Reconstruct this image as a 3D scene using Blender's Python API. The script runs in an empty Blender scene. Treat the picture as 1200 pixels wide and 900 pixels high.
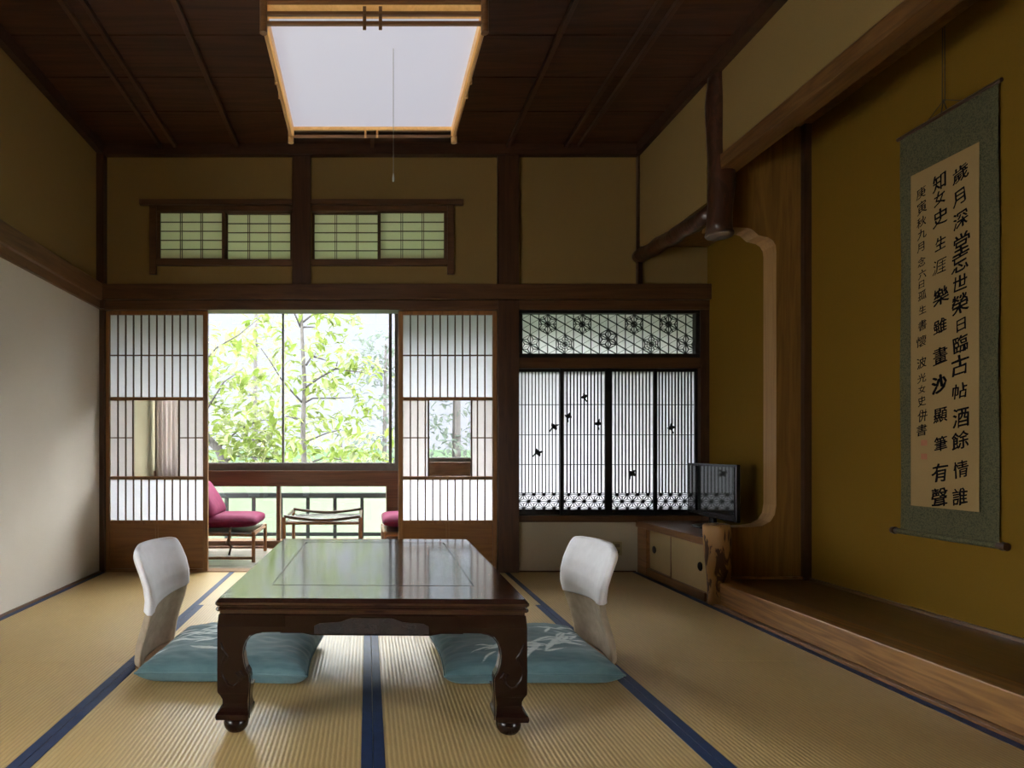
import bpy, math, random
from mathutils import Vector, Matrix, noise
R = random.Random(7)
PI = math.pi
C = bpy.context.scene.collection
F, H, PX, PY = 714.0, 0.828, 431.0, 529.0        # focal length in pixels, eye height, vanishing point of the room's depth lines
S = 4.19 / F                                       # metres per photo pixel on the back wall


def BX(px): return (px - PX) * S
def BZ(py): return H + (PY - py) * S
def UP(px, py, y): return Vector(((px - PX) * y / F, y, H + (PY - py) * y / F))


# ------------------------------------------------------------------ materials
def lin(c): return tuple((v / 12.92 if v <= .04045 else ((v + .055) / 1.055) ** 2.4) for v in c)
def new_mat(name):
    m = bpy.data.materials.new(name); m.use_nodes = True
    nt = m.node_tree
    return m, nt, nt.nodes['Principled BSDF']
def N(nt, t, **kw):
    n = nt.nodes.new(t)
    for k, v in kw.items(): setattr(n, k, v)
    return n
def rgba(c): return (c[0], c[1], c[2], 1)
def coords(nt, scale, rot=(0, 0, 0)):
    tc = N(nt, 'ShaderNodeTexCoord'); mp = N(nt, 'ShaderNodeMapping')
    mp.inputs['Scale'].default_value = scale; mp.inputs['Rotation'].default_value = rot
    nt.links.new(tc.outputs['Object'], mp.inputs['Vector'])
    return mp.outputs['Vector']
def noise_tex(nt, vec, scale, detail=4, rough=.55, dist=0):
    n = N(nt, 'ShaderNodeTexNoise')
    n.inputs['Scale'].default_value = scale; n.inputs['Detail'].default_value = detail
    n.inputs['Roughness'].default_value = rough; n.inputs['Distortion'].default_value = dist
    nt.links.new(vec, n.inputs['Vector'])
    return n.outputs['Fac']
def ramp(nt, fac, stops):
    r = N(nt, 'ShaderNodeValToRGB'); e = r.color_ramp.elements
    while len(e) < len(stops): e.new(.5)
    for k, (p, c) in enumerate(stops): e[k].position = p; e[k].color = rgba(c)
    nt.links.new(fac, r.inputs['Fac'])
    return r.outputs['Color']
def mixc(nt, a, b, fac, mode='MIX'):
    m = N(nt, 'ShaderNodeMix', data_type='RGBA', blend_type=mode)
    for s, v in ((m.inputs[0], fac), (m.inputs[6], a), (m.inputs[7], b)):
        if isinstance(v, (int, float)): s.default_value = v
        elif isinstance(v, tuple): s.default_value = rgba(v)
        else: nt.links.new(v, s)
    return m.outputs[2]
def bump(nt, b, h, strength, dist=.002):
    n = N(nt, 'ShaderNodeBump'); n.inputs['Strength'].default_value = strength; n.inputs['Distance'].default_value = dist
    nt.links.new(h, n.inputs['Height']); nt.links.new(n.outputs['Normal'], b.inputs['Normal'])
def plain(name, c, rough=.5, metal=0, spec=.5, var=.12, coat=0):
    m, nt, b = new_mat(name)
    f = noise_tex(nt, coords(nt, (1, 1, 1)), 25, 5)
    nt.links.new(ramp(nt, f, [(.3, tuple(v * (1 - var) for v in c)), (.7, tuple(v * (1 + var) for v in c))]), b.inputs['Base Color'])
    b.inputs['Roughness'].default_value = rough; b.inputs['Metallic'].default_value = metal
    b.inputs['Specular IOR Level'].default_value = spec; b.inputs['Coat Weight'].default_value = coat
    return m
def wood(name, c1, c2, axis='x', rough=.45, grain=1., spec=.4, figure=.5, bmp=.15, coat=0):
    m, nt, b = new_mat(name)
    k = 'xyz'.index(axis)
    s1 = [11 * grain] * 3; s1[k] = .9 * grain
    s2 = [90 * grain] * 3; s2[k] = 3 * grain
    f1 = noise_tex(nt, coords(nt, s1), 1.0, 3, .6, 1.2)
    w = N(nt, 'ShaderNodeMath', operation='MULTIPLY'); w.inputs[1].default_value = 9 * figure + 2
    nt.links.new(f1, w.inputs[0])
    fr = N(nt, 'ShaderNodeMath', operation='PINGPONG'); fr.inputs[1].default_value = 1
    nt.links.new(w.outputs[0], fr.inputs[0])
    f2 = noise_tex(nt, coords(nt, s2), 1.0, 4, .6)
    col = mixc(nt, ramp(nt, fr.outputs[0], [(.1, c1), (.9, c2)]), ramp(nt, f2, [(.3, c1), (.7, c2)]), .5)
    nt.links.new(col, b.inputs['Base Color'])
    b.inputs['Roughness'].default_value = rough; b.inputs['Specular IOR Level'].default_value = spec
    b.inputs['Coat Weight'].default_value = coat; b.inputs['Coat Roughness'].default_value = .08
    if bmp: bump(nt, b, f2, bmp, .001)
    return m
def plaster(name, c, stain=.1):
    m, nt, b = new_mat(name)
    big = noise_tex(nt, coords(nt, (1, 1, 1)), 1.3, 3)
    fine = noise_tex(nt, coords(nt, (1, 1, 1)), 160, 4, .7)
    a = ramp(nt, big, [(.3, tuple(v * (1 - stain) for v in c)), (.7, c)])
    nt.links.new(mixc(nt, a, ramp(nt, fine, [(.35, tuple(v * .9 for v in c)), (.65, c)]), .4), b.inputs['Base Color'])
    b.inputs['Roughness'].default_value = .9; b.inputs['Specular IOR Level'].default_value = .15
    bump(nt, b, fine, .25, .001)
    return m
def paper(name, c, trans=.6):
    m, nt, b = new_mat(name); nt.nodes.remove(b)
    f = noise_tex(nt, coords(nt, (1, 1, 1)), 70, 5, .7)
    col = ramp(nt, f, [(.3, tuple(v * .95 for v in c)), (.7, c)])
    d = N(nt, 'ShaderNodeBsdfDiffuse'); t = N(nt, 'ShaderNodeBsdfTranslucent'); x = N(nt, 'ShaderNodeMixShader')
    x.inputs[0].default_value = trans
    nt.links.new(col, d.inputs['Color']); nt.links.new(col, t.inputs['Color'])
    nt.links.new(d.outputs[0], x.inputs[1]); nt.links.new(t.outputs[0], x.inputs[2])
    nt.links.new(x.outputs[0], nt.nodes['Material Output'].inputs['Surface'])
    return m
def glass(name, c=(1, 1, 1), refl=.04):
    m, nt, b = new_mat(name); nt.nodes.remove(b)
    t = N(nt, 'ShaderNodeBsdfTransparent'); g = N(nt, 'ShaderNodeBsdfGlossy'); x = N(nt, 'ShaderNodeMixShader')
    t.inputs['Color'].default_value = rgba(c); g.inputs['Roughness'].default_value = .01
    x.inputs[0].default_value = refl
    nt.links.new(t.outputs[0], x.inputs[1]); nt.links.new(g.outputs[0], x.inputs[2])
    nt.links.new(x.outputs[0], nt.nodes['Material Output'].inputs['Surface'])
    return m
def leaf_mat(name, c1, c2, trans=.45):
    m, nt, b = new_mat(name); nt.nodes.remove(b)
    f = noise_tex(nt, coords(nt, (1, 1, 1)), 3.5, 4)
    col = ramp(nt, f, [(.35, c1), (.65, c2)])
    d = N(nt, 'ShaderNodeBsdfDiffuse'); t = N(nt, 'ShaderNodeBsdfTranslucent'); x = N(nt, 'ShaderNodeMixShader')
    x.inputs[0].default_value = trans
    nt.links.new(col, d.inputs['Color']); nt.links.new(col, t.inputs['Color'])
    nt.links.new(d.outputs[0], x.inputs[1]); nt.links.new(t.outputs[0], x.inputs[2])
    nt.links.new(x.outputs[0], nt.nodes['Material Output'].inputs['Surface'])
    return m
def tatami(name):
    m, nt, b = new_mat(name)
    w = N(nt, 'ShaderNodeTexWave', wave_type='BANDS', bands_direction='X', wave_profile='SIN')
    w.inputs['Scale'].default_value = 22.4; w.inputs['Distortion'].default_value = .6
    w.inputs['Detail'].default_value = 2; w.inputs['Detail Scale'].default_value = 3
    nt.links.new(coords(nt, (1, 1, 1)), w.inputs['Vector'])
    straw = noise_tex(nt, coords(nt, (260, 12, 1)), 1, 3, .7)
    weave = noise_tex(nt, coords(nt, (90, 420, 1)), 1, 2, .6)
    big = noise_tex(nt, coords(nt, (1, 1, 1)), 1.1, 3)
    a = ramp(nt, big, [(.3, (.475, .33, .135)), (.7, (.55, .395, .175))])
    a = mixc(nt, a, ramp(nt, straw, [(.3, (.55, .52, .45)), (.7, (1.15, 1.12, 1.05))]), .35, 'MULTIPLY')
    a = mixc(nt, a, ramp(nt, w.outputs['Fac'], [(.0, (.6, .56, .5)), (.55, (1, 1, 1))]), .45, 'MULTIPLY')
    nt.links.new(a, b.inputs['Base Color'])
    b.inputs['Roughness'].default_value = .42; b.inputs['Specular IOR Level'].default_value = .45
    h = N(nt, 'ShaderNodeMath', operation='MULTIPLY_ADD'); h.inputs[1].default_value = .25
    nt.links.new(weave, h.inputs[0]); nt.links.new(w.outputs['Fac'], h.inputs[2])
    bump(nt, b, h.outputs[0], .38, .0025)
    return m
def emit(name, c, s):
    m, nt, b = new_mat(name)
    b.inputs['Base Color'].default_value = rgba((.35, .35, .35)); b.inputs['Emission Color'].default_value = rgba(c)
    b.inputs['Emission Strength'].default_value = s
    return m
def bark(name, c1, c2, axis='z', rough=.5, at=.47, sc=(26, 26, 9)):
    m, nt, b = new_mat(name)
    f = noise_tex(nt, coords(nt, sc), 1, 5, .6, .8)
    nt.links.new(ramp(nt, f, [(at, c1), (at + .05, c2)]), b.inputs['Base Color'])
    b.inputs['Roughness'].default_value = rough
    bump(nt, b, f, .6, .006)
    return m
def by_attr(name, c1, c2, c3, rough=.85):
    """cloth whose woven pattern is the point attribute 'pat'"""
    m, nt, b = new_mat(name)
    at = N(nt, 'ShaderNodeAttribute', attribute_name='pat')
    f = noise_tex(nt, coords(nt, (6, 40, 6)), 1, 4, .6)
    base = ramp(nt, f, [(.3, c1), (.7, c2)])
    brush = noise_tex(nt, coords(nt, (20, 130, 20)), 1, 3, .6)
    br = N(nt, 'ShaderNodeMath', operation='MULTIPLY'); nt.links.new(at.outputs['Fac'], br.inputs[0])
    nt.links.new(ramp(nt, brush, [(.3, (.55, .55, .55)), (.6, (1, 1, 1))]), br.inputs[1])
    nt.links.new(mixc(nt, base, c3, br.outputs[0]), b.inputs['Base Color'])
    b.inputs['Roughness'].default_value = rough; b.inputs['Sheen Weight'].default_value = .2
    b.inputs['Specular IOR Level'].default_value = .2
    fine = noise_tex(nt, coords(nt, (1, 1, 1)), 500, 2)
    bump(nt, b, fine, .2, .0006)
    return m


M = {}
M['plaster_ochre'] = plaster('ochre clay plaster', (.235, .155, .052))
M['plaster_white'] = plaster('pale plaster', (.60, .55, .475), .18)
M['plaster_grey'] = plaster('cream low plaster', (.44, .385, .285), .12)
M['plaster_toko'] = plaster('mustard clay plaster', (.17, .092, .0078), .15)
M['plaster_cream'] = plaster('cream plaster', (.26, .23, .145))
M['post'] = wood('dark brown post timber', (.032, .012, .006), (.068, .029, .013), 'z', .42)
M['beam'] = wood('dark brown beam timber', (.050, .020, .008), (.10, .045, .018), 'x', .42)
M['beam_y'] = wood('brown side beam timber', (.075, .033, .014), (.16, .078, .032), 'y', .42)
M['mawari'] = wood('dark cornice timber', (.03, .012, .006), (.06, .024, .011), 'x', .5)
M['ceil'] = wood('dark ceiling boards', (.036, .0135, .007), (.085, .034, .016), 'x', .5, .6, .35, .9)
M['batten'] = wood('ceiling batten timber', (.05, .022, .012), (.095, .042, .02), 'y', .42)
M['shoji'] = wood('warm brown joinery', (.16, .070, .020), (.27, .125, .038), 'z', .42)
M['shoji_panel'] = wood('brown panel board', (.15, .062, .016), (.25, .112, .030), 'x', .4, .8)
M['kumiko'] = wood('thin brown lattice', (.06, .028, .013), (.10, .05, .025), 'z', .5)
M['ranma'] = wood('dark transom joinery', (.06, .027, .012), (.11, .05, .022), 'x', .45)
M['black'] = plain('black lacquer', (.008, .008, .009), .4)
M['paper'] = paper('white shoji paper', (.53, .53, .56), .72)
M['paper_green'] = paper('aged transom paper', (.88, .84, .64), .92)
M['paper_tan'] = paper('darker tan shoji paper', (.41, .375, .36), .66)  # darker tan sheet for the middle zone of the paper doors
M['paper_bright'] = paper('brighter white paper', (.86, .86, .85), .8)  # higher albedo and more translucent than the door paper, to look brighter
M['glass'] = glass('clear glass')
M['rosewood'] = wood('dark red table lacquer', (.015, .0056, .004), (.027, .0098, .0065), 'y', .12, 1, .5, .5, .02, .3)
M['rosewood_x'] = wood('dark red apron lacquer', (.0085, .0030, .0020), (.0125, .0045, .0029), 'x', .2, 1, .25, .5, .05)
M['carved'] = bark('carved dark relief', (.006, .0025, .0018), (.014, .0055, .0036), rough=.6)
M['tatami'] = tatami('woven rush')
M['heri'] = plain('indigo cloth border', (.010, .026, .080), .6, spec=.4, var=.25)
M['engawa'] = wood('grey brown floorboards', (.28, .245, .20), (.44, .40, .34), 'x', .25, .8)
M['sill'] = wood('red brown sill timber', (.085, .036, .014), (.16, .07, .028), 'x', .4)
M['veranda_ceil'] = wood('pale ceiling board', (.58, .52, .42), (.70, .64, .54), 'x', .6)
M['alu'] = plain('grey window sash', (.115, .105, .090), .5, .1)
M['alu_light'] = plain('pale sash track', (.35, .35, .32), .4, .5)
M['rail'] = plain('grey green railing paint', (.012, .018, .018), .6)
M['toko_wood'] = wood('amber alcove timber', (.12, .050, .013), (.33, .165, .050), 'y', .38, .45, .45, 1.6)
M['cross_wood'] = wood('brown crossbeam timber', (.075, .032, .009), (.17, .083, .026), 'y', .42, .8, .4, .8)
M['toko_floor'] = wood('alcove floorboard', (.075, .034, .012), (.15, .072, .026), 'y', .28, .6, .5, .8)
M['screen_wood'] = wood('brown alcove screen board', (.15, .073, .015), (.25, .128, .030), 'z', .5, .7, .3, .8)
M['reveal'] = wood('pale cut wood edge', (.27, .145, .050), (.36, .205, .078), 'z', .5)
M['log_dark'] = bark('dark polished log', (.04, .016, .008), (.065, .024, .012), rough=.3)
M['log_bark'] = bark('log with bark patches', (.06, .022, .009), (.33, .175, .055), rough=.6, at=.46, sc=(20, 20, 6))
M['log_end'] = plain('cut log end', (.11, .08, .055), .8)
M['door_cream'] = plaster('cream sliding door paper', (.38, .285, .145), .1)
M['cab_wood'] = wood('brown cabinet timber', (.12, .055, .020), (.22, .105, .042), 'y', .3)
M['pull'] = plain('black round pull', (.006, .006, .006), .4)
M['tv'] = plain('black plastic', (.006, .006, .007), .25)
M['screen'] = plain('glossy black screen', (.004, .0045, .005), .06, spec=1.0)
M['scroll'] = bark('grey green brocade', (.045, .041, .014), (.092, .084, .034), rough=.85, at=.46, sc=(190, 190, 190))
M['scroll_paper'] = plaster('aged scroll paper', (.31, .205, .085), .12)
M['ink'] = plain('black ink', (.004, .004, .005), .9, spec=.05)
M['seal'] = plain('red seal ink', (.34, .12, .055), .8)
M['roller'] = wood('dark roller wood', (.03, .013, .007), (.06, .026, .014), 'y', .35)
M['cord'] = plain('dark cord', (.03, .02, .012), .8)
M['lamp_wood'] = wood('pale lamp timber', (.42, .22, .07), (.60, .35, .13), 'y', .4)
M['lamp_dark'] = wood('dark lamp timber', (.10, .045, .016), (.19, .09, .036), 'x', .4)  # darker copy of the frame timber; backlit shade of near parts in colour
M['lamp_glow'] = wood('self glowing lamp timber', (.50, .28, .09), (.66, .42, .16), 'y', .4)
_b = M['lamp_glow'].node_tree.nodes['Principled BSDF']; _b.inputs['Emission Color'].default_value = (1, .50, .16, 1); _b.inputs['Emission Strength'].default_value = .22  # emission stands in for bulb light falling on the box sides
M['lamp_light'] = emit('lit lamp diffuser', (.80, .81, .98), .50)
M['pullcord'] = plain('grey pull string', (.30, .29, .26), .7)
M['cushion'] = by_attr('teal cushion cloth', (.052, .108, .120), (.110, .190, .200), (.56, .64, .62))
M['cover'] = plain('white cotton cover', (.82, .81, .84), .9, spec=.1, var=.04)
M['shell'] = plain('beige upholstery', (.42, .34, .25), .85, spec=.15, var=.15)
M['shell_wood'] = wood('bentwood shell', (.18, .09, .04), (.30, .16, .07), 'z', .4)
M['rattan'] = wood('red brown rattan', (.16, .062, .024), (.30, .13, .05), 'z', .35, 1.5)
M['rattan_dark'] = wood('dark bentwood', (.055, .028, .015), (.11, .058, .03), 'x', .3, 1.5)
M['tabletop'] = plain('glossy low table top', (.22, .21, .20), .15)
M['red'] = plain('crimson cushion cloth', (.16, .0125, .052), .8, spec=.2, var=.12)
M['curtain'] = paper('pinkish grey curtain', (.50, .42, .39), .45)
M['outlet'] = plain('beige outlet plate', (.30, .25, .13), .5)
M['outlet_hole'] = plain('outlet socket', (.16, .13, .07), .5)
M['leafA'] = leaf_mat('fresh green leaves', (.068, .100, .018), (.125, .150, .044))
M['leafB'] = leaf_mat('pale yellow green leaves', (.115, .138, .056), (.165, .176, .10))
M['leafC'] = leaf_mat('distant hazy leaves', (.055, .072, .054), (.085, .095, .082))  # haze of distance put into the greyed leaf colour
M['trunk'] = plain('pale grey bark', (.036, .031, .028), .9, var=.3)
M['twig'] = plain('grey brown twigs', (.016, .013, .011), .9, var=.3)
M['lawn'] = plain('pale green meadow', (.032, .048, .028), .95, spec=.0, var=.12)
M['hill'] = plain('hazy far hillside', (.0435, .0440, .0500), .95, spec=.0, var=.25)  # distance haze put into the pale bluish colour
M['screen_green'] = leaf_mat('pale green frosted panel', (.185, .215, .155), (.192, .222, .162), .85)
M['slab'] = plain('balcony concrete', (.05, .055, .05), .9)


# ------------------------------------------------------------------ mesh builder
ORG = {}


class MB:
    def __init__(s): s.v = []; s.f = []; s.mi = []
    def add(s, vs, fs, mi=0):
        b = len(s.v); s.v += [tuple(v) for v in vs]; s.f += [tuple(i + b for i in f) for f in fs]; s.mi += [mi] * len(fs)
        return s
    def box(s, x0, x1, y0, y1, z0, z1, mi=0):
        vs = [(x, y, z) for x in (x0, x1) for y in (y0, y1) for z in (z0, z1)]
        return s.add(vs, [(0, 1, 3, 2), (4, 6, 7, 5), (0, 4, 5, 1), (2, 3, 7, 6), (0, 2, 6, 4), (1, 5, 7, 3)], mi)
    def sheet(s, x0, x1, y, z0, z1, mi=0):
        return s.add([(x0, y, z0), (x1, y, z0), (x1, y, z1), (x0, y, z1)], [(0, 1, 2, 3)], mi)
    def prism(s, poly, plane, a, b, mi=0, mi_side=None):
        """poly: 2-D outline; plane 'xz' extrudes along y, 'yz' along x, 'xy' along z"""
        def P(p, d): return {'xz': (p[0], d, p[1]), 'yz': (d, p[0], p[1]), 'xy': (p[0], p[1], d)}[plane]
        n = len(poly)
        vs = [P(p, a) for p in poly] + [P(p, b) for p in poly]
        o = len(s.v)
        s.add(vs, [tuple(range(n))[::-1], tuple(range(n, 2 * n))], mi)
        s.f += [(o + i, o + (i + 1) % n, o + n + (i + 1) % n, o + n + i) for i in range(n)]
        s.mi += [mi if mi_side is None else mi_side] * n
        return s
    def tube(s, pts, rad, n=10, mi=0, wob=0):
        pts = [Vector(p) for p in pts]
        rs = rad if isinstance(rad, (list, tuple)) else [rad] * len(pts)
        rings = []; up = None
        for i, p in enumerate(pts):
            d = (pts[min(i + 1, len(pts) - 1)] - pts[max(i - 1, 0)]).normalized()
            if up is None: up = Vector((0, 0, 1)) if abs(d.z) < .9 else Vector((1, 0, 0))
            a = d.cross(up).normalized(); b = a.cross(d).normalized(); up = b
            ring = []
            for k in range(n):
                t = 2 * PI * k / n
                q = a * math.cos(t) + b * math.sin(t)
                r = rs[i] * (1 + (wob * noise.noise(Vector((p.x * 7 + q.x * 1.5, p.y * 7 + q.y * 1.5, p.z * 7 + q.z * 1.5))) if wob else 0))
                ring.append(tuple(p + q * r))
            rings.append(ring)
        vs = [v for r in rings for v in r]
        fs = []
        for i in range(len(pts) - 1):
            for k in range(n):
                fs.append((i * n + k, i * n + (k + 1) % n, (i + 1) * n + (k + 1) % n, (i + 1) * n + k))
        fs.append(tuple(range(n))[::-1]); fs.append(tuple(range((len(pts) - 1) * n, len(pts) * n)))
        return s.add(vs, fs, mi)
    def lathe(s, c, prof, n=20, mi=0):
        vs, fs = [], []
        for r, z in prof:
            for k in range(n):
                t = 2 * PI * k / n; vs.append((c[0] + r * math.cos(t), c[1] + r * math.sin(t), c[2] + z))
        for i in range(len(prof) - 1):
            for k in range(n):
                fs.append((i * n + k, i * n + (k + 1) % n, (i + 1) * n + (k + 1) % n, (i + 1) * n + k))
        fs.append(tuple(range(n))[::-1]); fs.append(tuple(range((len(prof) - 1) * n, len(prof) * n)))
        return s.add(vs, fs, mi)
    def bar(s, p, q, w, y0, y1, mi=0):
        """a strip from p to q (x, z) standing in the xz plane"""
        dx, dz = q[0] - p[0], q[1] - p[1]; l = math.hypot(dx, dz)
        if l < 1e-6: return s
        nx, nz = -dz / l * w / 2, dx / l * w / 2
        return s.prism([(p[0] + nx, p[1] + nz), (q[0] + nx, q[1] + nz), (q[0] - nx, q[1] - nz), (p[0] - nx, p[1] - nz)], 'xz', y0, y1, mi)
    def loft(s, rings, mi=0, caps=True):
        n = len(rings[0]); vs = [v for r in rings for v in r]; fs = []
        for i in range(len(rings) - 1):
            for k in range(n):
                fs.append((i * n + k, i * n + (k + 1) % n, (i + 1) * n + (k + 1) % n, (i + 1) * n + k))
        if caps: fs += [tuple(range(n))[::-1], tuple(range((len(rings) - 1) * n, len(rings) * n))]
        return s.add(vs, fs, mi)
    def build(s, name, mats, parent=None, smooth=False, bevel=0, seg=2, angle=.6, local=False, recalc=True):
        mats = mats if isinstance(mats, (list, tuple)) else [mats]
        off = ORG.get(parent.name, Vector()) if parent is not None and not local else Vector()
        me = bpy.data.meshes.new(name)
        me.from_pydata([tuple(Vector(v) - off) for v in s.v], [], s.f)
        for m in mats: me.materials.append(M[m])
        me.polygons.foreach_set('material_index', s.mi)
        if recalc:
            import bmesh
            bm = bmesh.new(); bm.from_mesh(me); bmesh.ops.recalc_face_normals(bm, faces=bm.faces); bm.to_mesh(me); bm.free()
        if smooth: me.polygons.foreach_set('use_smooth', [True] * len(me.polygons))
        me.update()
        o = bpy.data.objects.new(name, me); C.objects.link(o)
        if parent is not None:
            o.parent = parent; ORG[o.name] = off
        else: ORG[o.name] = Vector()
        if bevel:
            md = o.modifiers.new('edge', 'BEVEL'); md.width = bevel; md.segments = seg; md.limit_method = 'ANGLE'; md.angle_limit = angle
            md.harden_normals = False
        return o


def tag(o, label, cat, group=None, kind=None):
    o['label'] = label; o['category'] = cat
    if group: o['group'] = group
    if kind: o['kind'] = kind
    return o
def thing(name, loc, label, cat, group=None, kind=None):
    o = bpy.data.objects.new(name, None); C.objects.link(o); o.location = loc; o.empty_display_size = .05
    ORG[o.name] = Vector(loc)
    return tag(o, label, cat, group, kind)
def struct(name, mb, mat, label, cat, bevel=0, **kw):
    return tag(mb.build(name, mat, bevel=bevel, **kw), label, cat, kind='structure')
def sbox(name, mat, b, label, cat, bevel=.003):
    return struct(name, MB().box(*b), mat, label, cat, bevel)
def copy_tree(o, parent=None):
    c = o.copy(); C.objects.link(c)
    if parent: c.parent = parent
    for ch in list(o.children): copy_tree(ch, c)
    return c


# ------------------------------------------------------------------ room shell
XL, XR, YB, YR, ZC = -1.838, 1.87, 4.19, -.55, 2.92
sbox('floor', 'engawa', (-2.0, 2.75, YR - .1, YB + .10, -.15, -.05), 'wooden subfloor carrying the rush mats of the room', 'floor', 0)
cb = MB()
y = YR
edges = [YR - .1] + [3.75 - .344 * k for k in range(12, -1, -1)] + [4.3]
edges = sorted(e for e in edges if YR - .1 <= e <= 4.3)
for a, b in zip(edges, edges[1:]):
    # clapboarded ceiling: each board dips slightly to its far edge
    cb.box(-2.0, 2.75, a + .004, b - .004, ZC, ZC + .02)
cb.box(-2.0, 2.75, YR - .1, 4.3, ZC + .02, ZC + .08)
struct('ceiling', cb, 'ceil', 'dark boarded wooden ceiling over the whole room', 'ceiling', 0)
bt = 1
for x in (-1.41, -1.31, -.89, .03, .955, 1.345, 1.435):
    w = .013 if abs(abs(x) - 1.38) > .08 else .011
    sbox('trim_%d' % bt, 'batten', (x - w, x + w, YR, YB - .02, ZC - .030, ZC - .002), 'thin dark ceiling batten running towards the transom wall, %s' % {
        -1.41: 'outermost of the left pair', -1.31: 'inner one of the left pair', -.89: 'single one left of the lamp', .03: 'behind the lit square lamp',
        .955: 'single one right of the lamp', 1.345: 'inner one of the right pair', 1.435: 'outermost of the right pair'}[x], 'ceiling batten', .002)
    bt += 1
# cornice
sbox('trim_8', 'mawari', (XL, XR, YB - .05, YB, 2.848, ZC), 'dark cornice along the ceiling above the transom wall', 'cornice')
sbox('trim_9', 'mawari', (XL, XL + .045, YR, YB, 2.848, ZC), 'dark cornice along the ceiling above the left wall', 'cornice')
sbox('trim_10', 'mawari', (XR - .045, XR + .02, YR, YB, 2.848, ZC), 'dark cornice along the ceiling above the alcove side', 'cornice')

# left wall
WY0, WY1, WZ0, WZ1 = -.30, 1.15, .35, 1.25  # opening for the added fill window
w = MB().box(XL - .12, XL, YR, WY0, -.05, 1.86).box(XL - .12, XL, WY1, YB + .1, -.05, 1.86).box(XL - .12, XL, WY0, WY1, -.05, WZ0).box(XL - .12, XL, WY0, WY1, WZ1, 1.86); struct('wall_left', w, 'plaster_white', 'pale grey plaster wall left below the dark rail', 'wall')
w = MB().box(XL - .12, XL - .004, YR, YB + .1, 1.86, 2.95); struct('wall_left_upper', w, 'plaster_ochre', 'ochre clay plaster wall left above the dark rail', 'wall')
nl = MB().prism([(XL - .01, 1.80), (XL + .022, 1.80), (XL + .022, 1.852), (XL + .040, 1.857), (XL + .040, 1.965), (XL - .01, 1.985)], 'xz', YR, YB - .0)
struct('trim_11', nl, 'beam_y', 'dark brown rail running along the left wall', 'wall rail', .003)
sbox('trim_12', 'post', (XL - .005, XL + .045, YB - .06, YB + .02, 1.80, 2.85), 'thin dark post in the left corner above the rail', 'corner post')
sbox('trim_13', 'post', (XL - .03, XL + .035, YB - .02, YB + .10, 0, 1.80), 'dark post in the left corner beside the paper door', 'corner post')
sbox('baseboard_left', 'beam_y', (XL - .01, XL + .012, YR, YB, -.03, .012), 'thin dark strip where left wall meets the mats', 'baseboard', .001)

# back wall upper plaster with openings for two transoms
R1 = (BX(184), BX(342.5), BZ(303.5), BZ(243)); R2 = (BX(365), BX(524), BZ(303.5), BZ(243))
w = MB()
xs = [XL - .1, R1[0], R1[1], R2[0], R2[1], XR + .60]
zb, zt = 1.90, 2.95
for k, (a, b) in enumerate(zip(xs, xs[1:])):
    if k in (1, 3):
        w.box(a, b, YB, YB + .10, zb, R1[2]); w.box(a, b, YB, YB + .10, R1[3], zt)
    else: w.box(a, b, YB, YB + .10, zb, zt)
struct('wall_back', w, 'plaster_ochre', 'ochre clay plaster wall above the doors with two transoms', 'wall')
sbox('trim_14', 'post', (BX(343), BX(364.5), YB - .03, YB + .10, 1.95, 2.86), 'dark short post between the two lattice transoms', 'post')
sbox('trim_15', 'post', (BX(582.5), BX(607), YB - .035, YB + .11, 0, 2.86), 'dark full height post between paper door and black lattice panels', 'post')
sbox('trim_16', 'post', (BX(745.5), BX(751), YB - .03, YB + .02, 1.95, 2.86), 'thin dark corner post right of the plain plaster bay', 'post')
nb = MB().box(XL, BX(829), YB - .055, YB + .10, 1.862, BZ(335)).box(XL, BX(829), YB - .03, YB + .10, BZ(364), 1.862)
struct('trim_17', nb, 'beam', 'dark brown lintel beam running across the whole back wall', 'lintel', .004)
sbox('trim_18', 'shoji', (BX(124), BX(583), YB - .01, YB + .10, -.05, .006), 'worn wooden threshold under the paper doors', 'threshold', .002)

# right bay of the back wall
sbox('wall_back_low', 'plaster_grey', (BX(607), 2.42, YB + .005, YB + .10, -.05, BZ(611)), 'cream low plaster wall under the black lattice panels', 'wall', 0)
sbox('trim_19', 'beam', (BX(607), BX(829), YB - .022, YB + .10, BZ(611.5), BZ(604)), 'brown sill under the black lattice panels with birds', 'sill')
sbox('trim_20', 'beam', (BX(607), BX(829), YB - .018, YB + .10, BZ(432), BZ(419.5)), 'brown rail between the hexagon transom and bird panels', 'rail')
sbox('trim_21', 'post', (BX(819), BX(829.5), YB - .025, YB + .10, BZ(611), BZ(353)), 'dark post right of the bird panels in the corner', 'post')
sbox('baseboard_back', 'beam', (BX(607), BX(745), YB - .004, YB + .02, -.03, .008), 'thin dark strip below the cream low wall', 'baseboard', .001)


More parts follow.
